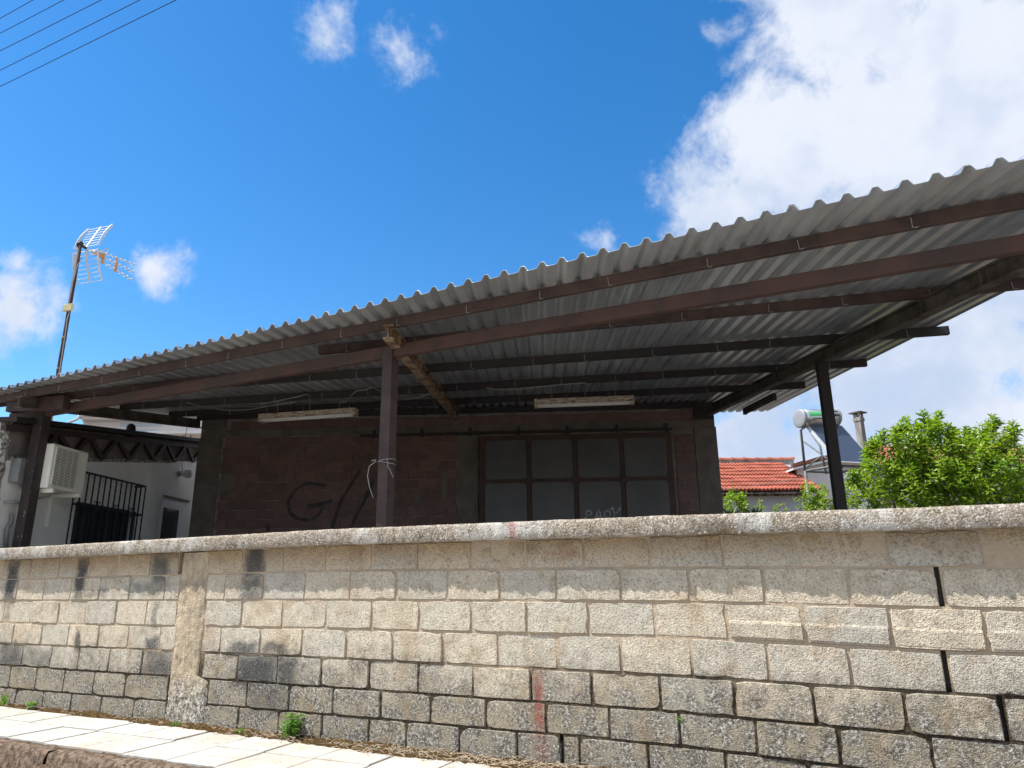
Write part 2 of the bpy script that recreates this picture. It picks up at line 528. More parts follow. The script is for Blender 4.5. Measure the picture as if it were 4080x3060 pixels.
M['beam_grey'] = simple('dirty_grey_beam', (0.12, 0.105, 0.085), (0.055, 0.045, 0.04), 0.8, scale=5, bump=0.4, bscale=50, bd=0.004)
M['zinc_wire'] = simple('zinc_wire', (0.42, 0.41, 0.40), None, 0.5, 0.4)
def sheet_mat():
    m = MAT('galvanised_sheet', rough=0.34, metal=0.7, spec=0.5)
    p = m.pos()
    # streaks follow the fall of the sheets
    q = m.comb(m.vmath('DOT_PRODUCT', p, tuple(U)), m.math('MULTIPLY', m.vmath('DOT_PRODUCT', p, tuple(V)), 0.12), 0.0)
    st = m.noise(q, 9.0, 5, 0.6)
    bl = m.noise(p, 1.6, 4, 0.6)
    r = m.rnd()
    col = m.mix(m.step(st, 0.3, 0.7), (0.68, 0.71, 0.73), (0.80, 0.83, 0.855))
    col = m.mul(0.7, col, m.ramp(bl, [(0.3, (0.68, 0.69, 0.71)), (0.6, (1, 1, 1))]))
    col = m.mul(1.0, col, m.ramp(r, [(0, (0.88, 0.88, 0.88)), (1, (1.08, 1.08, 1.06))]))
    rust = m.math('MULTIPLY', m.step(m.noise(q, 3.1, 6, 0.7), 0.56, 0.72), 0.5)
    col = m.mix(rust, col, (0.30, 0.235, 0.18))
    m.set('Base Color', col)
    m.set('Roughness', m.step(st, 0.2, 0.8, 0.27, 0.40))
    m.bump(bl, 0.15, 0.006)
    return m.m
M['sheet'] = sheet_mat()
M['brick'] = simple('hollow_clay_brick', (0.19, 0.115, 0.099), (0.145, 0.10, 0.09), 0.95, scale=6, vary=0.13, bump=0.5, bscale=60, bd=0.004, spec=0.1)
M['brick_mortar'] = simple('store_mortar', (0.27, 0.245, 0.22), (0.17, 0.15, 0.135), 0.95, scale=7, bump=0.8, bscale=30, bd=0.012, spec=0.1)
M['store_concrete'] = simple('store_concrete', (0.17, 0.15, 0.13), (0.12, 0.105, 0.092), 0.95, scale=4, bump=0.6, bscale=35, bd=0.01, spec=0.1)
M['door_frame'] = simple('door_frame_brown', (0.062, 0.044, 0.038), (0.085, 0.052, 0.04), 0.7, scale=4)
M['door_panel'] = simple('door_panel_grey', (0.105, 0.102, 0.098), (0.085, 0.083, 0.081), 0.3, scale=3)
M['spray'] = simple('black_spray', (0.030, 0.029, 0.032), (0.085, 0.07, 0.066), 0.9, scale=30)
M['chalk'] = simple('chalk', (0.42, 0.43, 0.43), (0.15, 0.155, 0.16), 0.9, scale=40, lo=0.4, hi=0.62)
M['lamp_white'] = simple('lamp_tube_white', (0.82, 0.82, 0.77), None, 0.4)
M['lamp_body'] = simple('rust_stained_enamel', (0.55, 0.50, 0.41), (0.26, 0.15, 0.08), 0.6, scale=14, stretch=(1, 1, 5), lo=0.42, hi=0.62)
M['cable'] = simple('white_cable', (0.33, 0.315, 0.285), None, 0.6)
M['plaster_grey'] = simple('grey_plaster', (0.82, 0.825, 0.80), (0.75, 0.755, 0.73), 0.9, scale=2.5, bump=0.3, bscale=25, bd=0.01, spec=0.1)
M['plaster_dark'] = simple('sooty_plaster', (0.30, 0.255, 0.24), (0.20, 0.17, 0.16), 0.95, scale=6, bump=0.5, bscale=30, bd=0.01, spec=0.1)
M['plaster_peel'] = simple('peeling_whitewash', (0.60, 0.57, 0.52), (0.34, 0.27, 0.21), 0.95, scale=9, bump=1.0, bscale=18, bd=0.03, spec=0.1, lo=0.5, hi=0.6)
M['flake'] = simple('flaking_lime', (0.55, 0.53, 0.49), (0.10, 0.09, 0.08), 0.95, scale=22, bump=1.0, bscale=30, bd=0.03, spec=0.1)
M['iron'] = simple('black_iron', (0.012, 0.014, 0.02), None, 0.5)
M['shutter'] = simple('dark_shutter', (0.020, 0.023, 0.034), (0.028, 0.031, 0.042), 0.5, scale=3)
M['white_pvc'] = simple('white_pvc', (0.62, 0.63, 0.64), None, 0.4)
M['glass_dark'] = MAT('dark_glass', (0.02, 0.022, 0.026), 0.08, 0.0, 0.6).m
M['ac_white'] = simple('aged_appliance_white', (0.86, 0.85, 0.77), (0.80, 0.79, 0.71), 0.5, scale=4)
M['ac_dark'] = simple('coil_dark', (0.05, 0.055, 0.06), None, 0.6)
M['aluminium'] = simple('aluminium', (0.72, 0.72, 0.70), (0.62, 0.62, 0.60), 0.35, 0.35, scale=20)
M['mast'] = simple('rusty_mast', (0.045, 0.026, 0.024), (0.075, 0.038, 0.028), 0.7, scale=12)
M['orange'] = simple('faded_orange_plastic', (0.62, 0.33, 0.14), (0.52, 0.24, 0.085), 0.55, scale=14)
M['box_yellow'] = simple('yellowed_plastic', (0.58, 0.52, 0.27), (0.48, 0.43, 0.22), 0.5, scale=10)
M['meter'] = simple('dusty_grey_box', (0.26, 0.265, 0.27), (0.2, 0.2, 0.2), 0.7)
M['wire_black'] = simple('black_wire', (0.018, 0.018, 0.022), None, 0.6)
M['roof_tile'] = simple('red_roof_tile', (0.36, 0.108, 0.070), (0.26, 0.080, 0.052), 0.85, scale=2.2, vary=0.14, bump=0.3, bscale=30, bd=0.01, spec=0.15)
M['roof_tile_old'] = simple('weathered_roof_tile', (0.40, 0.15, 0.10), (0.26, 0.12, 0.085), 0.9, scale=3, vary=0.18, spec=0.1)
M['ridge_mortar'] = simple('ridge_mortar', (0.34, 0.31, 0.27), (0.20, 0.18, 0.15), 0.95, scale=5, bump=0.8, bscale=12, bd=0.05)
M['wall_blue_grey'] = simple('blue_grey_render', (0.50, 0.52, 0.55), (0.45, 0.47, 0.50), 0.9, scale=1.2, bump=0.6, bscale=14, bd=0.03, spec=0.1)
M['hollow_row'] = simple('open_brick_row', (0.30, 0.275, 0.24), (0.10, 0.09, 0.08), 0.95, scale=9, bump=0.8, bscale=16, bd=0.04, lo=0.45, hi=0.55)
M['wall_white'] = simple('white_render', (0.76, 0.75, 0.73), (0.68, 0.65, 0.63), 0.9, scale=1.0, bump=0.3, bscale=12, bd=0.02, spec=0.1)
M['wall_pale'] = simple('pale_render', (0.66, 0.62, 0.60), (0.60, 0.565, 0.55), 0.9, scale=0.6, spec=0.1)
M['trim_blue'] = simple('pale_blue_trim', (0.44, 0.52, 0.60), None, 0.7)
M['tank_steel'] = simple('tank_steel', (0.70, 0.71, 0.72), (0.62, 0.63, 0.65), 0.24, 0.85, scale=3)
M['tank_end'] = simple('tank_end_enamel', (0.33, 0.34, 0.36), None, 0.45, 0.2)
M['tank_green'] = simple('green_label', (0.15, 0.62, 0.22), None, 0.35)
M['tank_black'] = simple('black_label', (0.02, 0.035, 0.025), None, 0.4)
M['tank_text'] = simple('white_print', (0.80, 0.82, 0.80), None, 0.5)
M['collector'] = MAT('collector_glass', (0.045, 0.062, 0.10), 0.28, 0.0, 0.45).m
M['steel_grey'] = simple('galvanised_angle', (0.20, 0.21, 0.22), (0.13, 0.135, 0.14), 0.55, 0.2, scale=8)
M['chimney'] = simple('chimney_render', (0.31, 0.295, 0.265), (0.18, 0.17, 0.15), 0.95, scale=5, stretch=(1, 1, 0.25), bump=0.5, bscale=20, bd=0.02)
M['slate'] = simple('chimney_cap_slab', (0.12, 0.105, 0.10), None, 0.9)
def leaf_mat(name, a, b, rough=0.38, trans=0.35):
    m = MAT(name, a, rough, 0.0, 0.45)
    p = m.pos()
    n = m.noise(p, 3.6, 3, 0.6)
    r = m.noise(p, 60.0, 2, 0.5)
    col = m.mix(m.step(m.math('ADD', m.math('MULTIPLY', n, 0.6), m.math('MULTIPLY', r, 0.4)), 0.36, 0.64), a, b)
    m.set('Base Color', col)
    tr = m.node('ShaderNodeBsdfTranslucent', {'Color': m.mul(1.0, col, (1.7, 1.8, 0.6))})
    ms_ = m.node('ShaderNodeMixShader', {0: trans, 1: m.b.outputs[0], 2: tr.outputs[0]})
    m.nt.links.new(ms_.outputs[0], m.nt.nodes['Material Output'].inputs['Surface'])
    return m.m
M['leaf'] = leaf_mat('shrub_leaf', (0.11, 0.215, 0.024), (0.29, 0.385, 0.042), 0.36, 0.42)
M['leaf_vine'] = leaf_mat('vine_leaf', (0.17, 0.29, 0.035), (0.31, 0.42, 0.05), 0.5)
M['leaf_weed'] = leaf_mat('weed_leaf', (0.12, 0.25, 0.04), (0.19, 0.33, 0.07), 0.6)
M['leaf_dark'] = leaf_mat('agave_leaf', (0.018, 0.045, 0.022), (0.03, 0.07, 0.03), 0.5, 0.1)
M['bark'] = simple('bark', (0.115, 0.085, 0.06), (0.06, 0.045, 0.035), 0.95, scale=20)

def flecked():
    m = MAT('flecked_dark_paint', rough=0.6, spec=0.3)
    p = m.pos()
    base = m.mix(m.step(m.noise(p, 6, 4, 0.6), 0.35, 0.65), (0.036, 0.030, 0.030), (0.055, 0.040, 0.036))
    fl = m.step(m.noise(m.vmath('MULTIPLY', p, (1, 1, 0.5)), 26, 5, 0.75), 0.63, 0.66)
    m.set('Base Color', m.mix(fl, base, (0.42, 0.37, 0.33)))
    m.bump(fl, 0.4, 0.003)
    return m.m
M['steel_flecked'] = flecked()
# ------------------------------------------------------------------ ground, pavement, kerb
g = MB()
g.add([(-2500, -2500, 0), (2500, -2500, 0), (2500, 2500, 0), (-2500, 2500, 0)], [(0, 1, 2, 3)])
tag(g.build('ground', M['soil']), kind='structure')
g = MB()
g.add([(-120, -9.0, 0.006), (120, -9.0, 0.006), (120, -1.02, 0.006), (-120, -1.02, 0.006)], [(0, 1, 2, 3)])
tag(g.build('road', M['asphalt']), kind='structure')
g = MB()
y0 = [W(-7.5, 6.5, 0.01), W(4.5, 2.6, 0.01), W(4.5, 10.6, 0.01), W(-7.5, 10.6, 0.01)]
g.add([(-12, 0.2, 0.01), (3.5, 0.2, 0.01), tuple(W(5.0, 10.7, 0.01)), tuple(W(-7.5, 10.7, 0.01))], [(0, 1, 2, 3)])
tag(g.build('yard_floor', M['yard']), kind='structure')

PAVE = 0.185
g = MB()
g.box((-3.0, -0.44, 0.08), (9.0, 0, 0), (0, 0.44, 0), (0, 0, 0.088))
pavement = tag(g.build('pavement', M['grout']), kind='structure')
def tile_mesh(w, d, seed):
    rr = random.Random(seed)
    b, t = MB(), 0.03
    e = 0.004
    q = [(-w / 2, -d / 2), (w / 2, -d / 2), (w / 2, d / 2), (-w / 2, d / 2)]
    j = [(x + rr.uniform(-.003, .003), y + rr.uniform(-.003, .003)) for x, y in q]
    vs = [(x, y, -t) for x, y in j] + [(x, y, -e) for x, y in j] + [(x * (1 - 2 * e / w), y * (1 - 2 * e / d), 0) for x, y in j]
    fs = [(3, 2, 1, 0)]
    for k in range(4):
        k2 = (k + 1) % 4
        fs += [(k, k2, 4 + k2, 4 + k), (4 + k, 4 + k2, 8 + k2, 8 + k)]
    fs.append((8, 9, 10, 11))
    return b.add(vs, fs).mesh('pavement_tile', M['tile'])
TM1 = [tile_mesh(0.419, 0.346, i) for i in range(4)]
TM2 = [tile_mesh(0.419, 0.418, 10 + i) for i in range(4)]
for k in range(-9, 15):
    xb = -6.037 + 0.44 * k
    for row, (yc, tm) in enumerate(((-0.238, TM1), (-0.640, TM2))):
        x = xb + 0.22 - 0.10 * (yc + 0.86) + rnd(-.003, .003)
        if x < -9.8 or x > -0.6:
            continue
        mw = Matrix.Translation((x, yc + rnd(-.002, .002), PAVE + rnd(-.003, .003))) @ Matrix.Rotation(rnd(-.008, .008) + 0.045, 4, 'Z') @ Matrix.Rotation(rnd(-.006, .006), 4, 'X') @ Matrix.Rotation(rnd(-.006, .006), 4, 'Y')
        inst('tile', random.choice(tm), pavement, mw)
# kerb of rough brown stones with worn round top edge
def kerb_mesh(L, seed):
    b = MB()
    prof = [(-0.005, -0.14), (-0.005, 0.0), (-0.05, 0.004), (-0.10, -0.002), (-0.118, -0.014), (-0.126, -0.04), (-0.130, -0.075), (-0.132, -0.12), (-0.135, -0.19)]
    n = 26
    vs, fs = [], []
    for i in range(n + 1):
        x = -L / 2 + L * i / n
        e = 0.012 if i in (0, n) else 0.0
        for (y, z) in prof:
            w = mnoise.noise(Vec((x * 7 + seed * 13.1, y * 14, z * 14))) * 0.014 + mnoise.noise(Vec((x * 22 + seed * 3.1, y * 40, z * 40))) * 0.009
            vs.append((x, y + w + e * (1 if y < -0.1 else 0), z + w - e * (1 if z > -.05 else 0)))
    m = len(prof)
    for i in range(n):
        for k in range(m - 1):
            fs.append((i * m + k, i * m + k + 1, (i + 1) * m + k + 1, (i + 1) * m + k))
    fs.append(tuple(range(m)))
    fs.append(tuple(reversed(range(n * m, n * m + m))))
    return b.add(vs, fs).mesh('kerb_stone', M['kerb'], True)
kerb = tag(MB().box((-3.0, -0.945, 0.04), (9.0, 0, 0), (0, 0.06, 0), (0, 0, 0.05)).build('kerb', M['soil']), kind='structure')
KM = [kerb_mesh(0.80, s_) for s_ in range(4)]
kx = on_level(272 * 2212 / 4080, 2971 * 2212 / 4080, 0.18).x
for k in range(-6, 7):
    x = kx + 0.82 * (k + 0.5)
    if -10.2 < x < -0.5:
        inst('kerb_stone', KM[k % 4], kerb, Matrix.Translation((x, -0.875 + rnd(-.006, .006), PAVE - 0.004 + rnd(-.006, .006))) @ Matrix.Rotation(rnd(-.01, .01), 4, 'Z'))

# ------------------------------------------------------------------ street wall of hollow concrete blocks
wall = thing('street_wall', (-3.5, 0.1, 0), 'weathered concrete block wall with pebbled coping, sooty smears and a red paint stripe', 'wall')
ZX = [-12.0, -7.3, -3.8, -1.13, 0.2, 3.0]
ZL = [[1.540, 1.541, 1.547, 1.517, 1.490, 1.470],
      [1.345, 1.347, 1.360, 1.332, 1.304, 1.285],
      [1.140, 1.142, 1.149, 1.139, 1.109, 1.090],
      [0.927, 0.929, 0.943, 0.942, 0.900, 0.880],
      [0.735, 0.736, 0.741, 0.731, 0.707, 0.690],
      [0.537, 0.538, 0.544, 0.540, 0.509, 0.490],
      [0.338, 0.339, 0.363, 0.366, 0.320, 0.300],
      [0.165, 0.165, 0.165, 0.160, 0.130, 0.110]]
def zline(k, x):
    a = ZL[k]
    for i in range(len(ZX) - 1):
        if x <= ZX[i + 1]:
            t = (x - ZX[i]) / (ZX[i + 1] - ZX[i])
            return a[i] + (a[i + 1] - a[i]) * t
    return a[-1]
JL = [[-9.01, -8.57, -8.116, -7.621, -7.154, -6.708, -6.262, -5.827, -5.468],
      [-9.10, -8.66, -8.23, -7.796, -7.351, -6.921, -6.487, -6.067, -5.604, -5.42],
      [-8.84, -8.40, -7.955, -7.5, -7.059, -6.653, -6.216, -5.805, -5.416],
      [-9.05, -8.61, -8.17, -7.735, -7.273, -6.859, -6.415, -6.005, -5.59, -5.392],
      [-8.84, -8.40, -7.97, -7.531, -7.073, -6.651, -6.222, -5.789, -5.389],
      [-8.97, -8.53, -8.10, -7.669, -7.252, -6.824, -6.399, -5.968, -5.428],
      [-8.83, -8.39, -7.96, -7.525, -7.095, -6.679, -6.254, -5.825, -5.42]]
JR = [[-5.12, -4.695, -4.246, -3.816, -3.38, -2.968, -2.532, -2.122, -1.709, -1.282, -0.849, -0.436, -0.002, 0.422, 0.84, 1.26, 1.68, 2.10],
      [-5.092, -4.87, -4.442, -4.01, -3.571, -3.15, -2.722, -2.314, -1.903, -1.475, -1.058, -0.641, -0.209, 0.209, 0.625, 1.04, 1.46, 1.88],
      [-5.071, -4.656, -4.22, -3.785, -3.36, -2.951, -2.53, -2.117, -1.693, -1.277, -0.859, -0.449, -0.036, 0.376, 0.79, 1.21, 1.63, 2.05],
      [-5.065, -4.865, -4.429, -4.002, -3.579, -3.166, -2.751, -2.327, -1.91, -1.497, -1.074, -0.657, -0.251, 0.179, 0.60, 1.02, 1.44, 1.86],
      [-5.05, -4.652, -4.229, -3.802, -3.365, -2.946, -2.517, -2.097, -1.69, -1.27, -0.854, -0.448, -0.026, 0.38, 0.80, 1.22, 1.64, 2.06],
      [-4.953, -4.526, -4.092, -3.672, -3.254, -2.842, -2.42, -1.997, -1.587, -1.172, -0.756, -0.353, 0.065, 0.48, 0.90, 1.32, 1.74],
      [-4.974, -4.596, -4.181, -3.766, -3.345, -3.029, -2.614, -2.198, -1.9, -1.781, -1.363, -0.931, -0.51, -0.09, 0.33, 0.75, 1.17, 1.6]]
RECESS = [0.0035, 0.0042, 0.0055, 0.005, 0.006, 0.0065, 0.0075]
GAP = [0.007, 0.009, 0.012, 0.012, 0.010, 0.009, 0.010]
SLOT = {(1, 0.209): 0.017, (3, 0.179): 0.020, (4, 0.38): 0.013, (6, -1.9): 0.012}
def make_block(row, x0, x1, seed):
    rr = random.Random(seed)
    gx, gz = GAP[row] / 2, GAP[row] / 2
    sl0 = SLOT.get((row, x0), 0) / 2
    sl1 = SLOT.get((row, x1), 0) / 2
    a, b = x0 + max(gx, sl0), x1 - max(gx, sl1)
    zt0, zt1 = zline(row, a) - gz, zline(row, b) - gz
    zb0, zb1 = zline(row + 1, a) + gz, zline(row + 1, b) + gz
    if sl0: a += 0.010
    y = rr.uniform(-0.007, 0.004)
    tilt = rr.uniform(-0.004, 0.004)
    lean = rr.uniform(-0.004, 0.004)
    # outline walked in steps, corners knocked off, edges ragged
    nx, nz = 7, 4
    out = []
    wear = 0.35 + 0.4 * (row / 6.0)
    def P(s, t):
        zt = zt0 + (zt1 - zt0) * s
        zb = zb0 + (zb1 - zb0) * s
        return a + (b - a) * s, zb + (zt - zb) * t
    for i in range(nx): out.append((i / nx, 0.0))
    for i in range(nz): out.append((1.0, i / nz))
    for i in range(nx): out.append((1 - i / nx, 1.0))
    for i in range(nz): out.append((0.0, 1 - i / nz))
    n = len(out)
    r1, r2, r0, r3 = [], [], [], []
    cx, cz = P(0.5, 0.5)
    chips = {rr.randrange(n): rr.uniform(0.003, 0.012) for _ in range(rr.choice((0, 1, 2, 3)))}
    for i, (s, t) in enumerate(out):
        x, z = P(s, t)
        corner = (s in (0.0, 1.0)) and (t in (0.0, 1.0))
        pull = rr.uniform(0.0, 0.0035) * wear + ((rr.uniform(0.001, 0.004) if rr.random() < .7 else rr.uniform(.006, .014)) if corner else 0) + chips.get(i, 0)
        dx = 0 if (0 < s < 1) else (1 if s == 0 else -1)
        dz = 0 if (0 < t < 1) else (1 if t == 0 else -1)
        x1_, z1_ = x + dx * pull, z + dz * pull
        yy = y + tilt * (s - 0.5) + lean * (t - 0.5)
        r0.append((x1_, 0.06, z1_))
        r1.append((x1_, yy + 0.010, z1_))
        e = 0.0025 + rr.uniform(0, 0.005) * wear
        r2.append((x1_ + (dx if not corner else dx * 0.7) * e, yy + rr.uniform(-.0012, .0012), z1_ + (dz if not corner else dz * 0.7) * e))
    vs = r0 + r1 + r2
    fs = []
    for k in range(n):
        k2 = (k + 1) % n
        fs += [(k, k2, n + k2, n + k), (n + k, n + k2, 2 * n + k2, 2 * n + k)]
    # face: inner grid fan through a ring of centre points gives a slightly uneven face
    c = []
    for i in range(3):
        s = (i + 1) / 4
        x, z = P(s, 0.5 + rr.uniform(-.08, .08))
        c.append((x, y + tilt * (s - 0.5) + rr.uniform(-.003, .002), z))
    base = len(vs)
    vs += c
    for k in range(n):
        k2 = (k + 1) % n
        s = (out[k][0] + out[k2][0]) / 2
        ci = 0 if s < 0.36 else (1 if s < 0.64 else 2)
        fs.append((2 * n + k, 2 * n + k2, base + ci))
    # stitch between centre points
    def close(s0): return min(range(n), key=lambda i: abs(out[i][0] - s0[0]) + abs(out[i][1] - s0[1]))
    for (ca, cb, s) in ((0, 1, 0.36), (1, 2, 0.64)):
        for t in (0.0, 1.0):
            # vertex where fan centre changes
            idx = [k for k in range(n) if out[k][1] == t]
            idx.sort(key=lambda i: out[i][0])
            best = None
            for i in idx:
                kprev, knext = (i - 1) % n, (i + 1) % n
                sa = (out[kprev][0] + out[i][0]) / 2
                sb = (out[i][0] + out[knext][0]) / 2
                ga = 0 if sa < 0.36 else (1 if sa < 0.64 else 2)
                gb = 0 if sb < 0.36 else (1 if sb < 0.64 else 2)
                if {ga, gb} == {ca, cb}:
                    best = i
            if best is not None:
                fs.append((2 * n + best, base + ca, base + cb) if t == 1.0 else (2 * n + best, base + cb, base + ca))
    mb = MB().add(vs, fs)
    return mb
seed = 0
mort = MB()
for row in range(7):
    for xs in (JL[row], JR[row]):
        for x0, x1 in zip(xs[:-1], xs[1:]):
            seed += 1
            if x1 < -9.3 or x0 > 1.75 or x1 - x0 < 0.05:
                continue
            mb = make_block(row, x0, x1, seed)
            if row == 2 and x0 > -1.0:
                # these blocks carry a rough shoulder along their lower half
                vs_, n_ = [], 10
                for j in range(n_ + 1):
                    x = x0 + 0.016 + (x1 - x0 - 0.032) * j / n_
                    zm = zline(2, x) * 0.52 + zline(3, x) * 0.48 + rnd(-.003, .003)
                    zb = zline(3, x) + 0.016
                    vs_ += [(x, 0.01, zm + .004), (x, -0.010 + rnd(-.002, .002), zm - .002), (x, -0.015 + rnd(-.002, .002), zm - .012), (x, -0.010, zb + .006), (x, 0.01, zb)]
                fs_ = [(j * 5 + k, j * 5 + k + 1, j * 5 + k + 6, j * 5 + k + 5) for j in range(n_) for k in range(4)]
                mb.add(vs_, fs_ + [(0, 1, 2, 3, 4), tuple(n_ * 5 + k for k in (4, 3, 2, 1, 0))])
            zc_ = (zline(row, x0) + zline(row + 1, x0)) / 2
            def near(bs_): return any(q[0] - .12 < x1 and q[1] + .12 > x0 and q[2] - .12 < zc_ + .1 and q[3] + .12 > zc_ - .1 for q in bs_)
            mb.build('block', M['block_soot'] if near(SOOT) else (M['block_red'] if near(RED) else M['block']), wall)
        # mortar bed of this course, left open where joints have lost their mortar
        cuts = sorted([k[1] for k in SLOT if k[0] == row and xs[0] < k[1] < xs[-1]])
        edges = [xs[0] - 0.3 if xs is JL[row] else xs[0] - 0.06] + cuts + [xs[-1]]
        for i in range(len(edges) - 1):
            ea = edges[i] + (0.012 if i > 0 else 0)
            eb = edges[i + 1] - (0.012 if i < len(edges) - 2 else 0)
            n = max(1, int((eb - ea) / 0.05))
            y = RECESS[row]
            vs, fs = [], []
            for j in range(n + 1):
                x = ea + (eb - ea) * j / n
                w0 = mnoise.noise(Vec((x * 9, row * 3.7, 0))) * 0.0035
                w1 = mnoise.noise(Vec((x * 9, row * 3.7 + 1.7, 5))) * 0.0035
                zt = zline(row, x) + GAP[row] * 0.5 - (0.0 if row else 0.004)
                zb = zline(row + 1, x) + GAP[row] * 0.5 + 0.001
                vs += [(x, y + w0, zt), (x, y + w1, zb), (x, 0.06, zb), (x, 0.06, zt)]
            for j in range(n):
                o_ = j * 4
                for k in range(4):
                    fs.append((o_ + k, o_ + (k + 1) % 4, o_ + 4 + (k + 1) % 4, o_ + 4 + k))
            fs += [(3, 2, 1, 0), (n * 4, n * 4 + 1, n * 4 + 2, n * 4 + 3)]
            mort.add(vs, fs)
mort.build('mortar', M['mortar'], wall)
MB().box((-3.7, 0.130, 0.80), (6.1, 0, 0), (0, 0.067, 0), (0, 0, 0.66)).build('wall_core', M['wall_core'], wall)

# rendered pier
b = MB()
nx, nz = 24, 100
for i in range(nx + 1):
    for j in range(nz + 1):
        s, t = i / nx, j / nz
        z = 0.165 + (1.535 - 0.165) * t
        xl = -5.425 + 0.014 * mnoise.noise(Vec((z * 6, 3.1, 0)))
        xr = -5.075 + 0.016 * mnoise.noise(Vec((z * 6, 9.1, 0))) + 0.115 * max(0.0, min(1.0, (0.56 - z) / 0.04))
        x = xl + (xr - xl) * s
        edge = min(s, 1 - s) * 6
        y = -0.009 * min(1, edge) + 0.009 * mnoise.noise(Vec((x * 11, z * 9, 2))) + 0.008 * mnoise.noise(Vec((x * 40, z * 22, 5)))
        if edge < 0.01: y = 0.02
        b.v.append((x, y, z))
for i in range(nx):
    for j in range(nz):
        a_ = i * (nz + 1) + j
        b.f.append((a_, a_ + nz + 1, a_ + nz + 2, a_ + 1))
b.build('pier', M['pier'], wall, True)

# coping cast in place, front and underside ragged
b = MB()
def coping_profile(x):
    zb, zt = zline(0, x), zline(0, x) + 0.112
    return [(0.30, zb + .005), (0.02, zb), (-0.080, zb - 0.002), (-0.107, zb + 0.001), (-0.113, zb + 0.010), (-0.115, zb + 0.05), (-0.114, zb + 0.092), (-0.109, zt - 0.006), (-0.093, zt), (0.0, zt + 0.004), (0.12, zt + 0.006), (0.28, zt), (0.30, zt - 0.02)]
n = 900
m_ = 13
for i in range(n + 1):
    x = -9.7 + 12.0 * i / n
    for k, (y, z) in enumerate(coping_profile(x)):
        w = 0.0
        if y < 0.1:
            q = Vec((x, y, z))
            w = mnoise.noise(q * 26) * 0.003 + mnoise.noise(q * 9) * 0.005 + mnoise.noise(q * 70) * 0.002
            if k in (2, 3, 4):
                c = mnoise.noise(Vec((x * 5.5, 4.4, 0)))
                w2 = mnoise.noise(Vec((x * 30, 8.8, 0))) * 0.010 + (max(0, c - 0.25) * 0.05)
                y += max(w2, -0.006)
                z += max(w2, 0) * 0.5
        b.v.append((x, y + w, z + w * 0.6))
for i in range(n):
    for k in range(m_):
        k2 = (k + 1) % m_
        b.f.append((i * m_ + k, i * m_ + k2, (i + 1) * m_ + k2, (i + 1) * m_ + k))
b.build('coping', M['coping'], wall, True)

# larger pebbles showing in the coping
ICO = None
def ico():
    t = (1 + 5 ** 0.5) / 2
    vs = [(-1, t, 0), (1, t, 0), (-1, -t, 0), (1, -t, 0), (0, -1, t), (0, 1, t), (0, -1, -t), (0, 1, -t), (t, 0, -1), (t, 0, 1), (-t, 0, -1), (-t, 0, 1)]
    fs = [(0, 11, 5), (0, 5, 1), (0, 1, 7), (0, 7, 10), (0, 10, 11), (1, 5, 9), (5, 11, 4), (11, 10, 2), (10, 7, 6), (7, 1, 8), (3, 9, 4), (3, 4, 2), (3, 2, 6), (3, 6, 8), (3, 8, 9), (4, 9, 5), (2, 4, 11), (6, 2, 10), (8, 6, 7), (9, 8, 1)]
    return [Vec(v).normalized() for v in vs], fs
IV, IF = ico()
b = MB()
rr = random.Random(3)
def pebble(b, c, r, rr):
    rot = Matrix.Rotation(rr.uniform(0, 6.28), 3, 'X') @ Matrix.Rotation(rr.uniform(0, 6.28), 3, 'Z')
    sx, sy, sz = rr.uniform(.7, 1.5), rr.uniform(.6, 1.1), rr.uniform(.6, 1.1)
    b.add([Vec(c) + rot @ Vec((v.x * sx, v.y * sy, v.z * sz)) * r for v in IV], IF)
for _ in range(3000):
    x = rr.uniform(-9.3, 1.9)
    if mnoise.noise(Vec((x * 1.3, 0, 7))) < -0.28 and rr.random() < 0.7:
        continue
    t = rr.random()
    zb = zline(0, x)
    r = rr.choice((0.0025, 0.003, 0.0035, 0.0045, 0.006)) * rr.uniform(.8, 1.2)
    if rr.random() < 0.03: r *= 1.8
    if t < 0.78:
        z = zb + rr.uniform(0.0, 0.102)
        y = -0.1125 + (0.006 if z > zb + .095 or z < zb + 0.012 else 0)
    else:
        y = rr.uniform(-0.095, 0.05)
        z = zb + 0.112
    pebble(b, (x, y + r * 0.55 if t < .78 else y, z - (r * .35 if t >= .78 else 0)), r, rr)
tag(b.build('pebbles', M['pebble'], wall, True), kind='stuff')
# ------------------------------------------------------------------ canopy
canopy = thing('canopy', (-3.6, 0.45, 0), 'long lean-to canopy of corrugated galvanised sheets on brown steel posts', 'canopy')
def post(x, y, top, w, mat, rot):
    b = MB()
    c, s = math.cos(rot), math.sin(rot)
    b.box((x, y, top / 2), Vec((c, s, 0)) * w / 2, Vec((-s, c, 0)) * w / 2, (0, 0, top / 2))
    return bevel(b.build('post', mat, canopy), 0.006, 2)
pm = on_front(845, 750, 0.45)
post(pm.x, 0.45, 3.245, 0.104, M['steel_brown'], 0.0)
pl = on_front(95, 890, 0.45)
pp = post(pl.x, 0.45, 3.36, 0.125, M['steel_flecked'], 0.25)
pr = on_roof(1772, 770, -0.15)
post(pr.x, pr.y, pr.z - 0.06, 0.10, M['steel_dark'], ANG * 0.8)
# front beam in line with the posts
b = MB()
b.bar((-9.35, 0.45, 3.275), (pm.x, 0.45, 3.205), 0.07, 0.105).bar((pm.x, 0.45, 3.205), (2.3, 0.45, 3.12), 0.07, 0.105)
bevel(b.build('front_beam', M['steel_rust'], canopy), 0.006, 2)
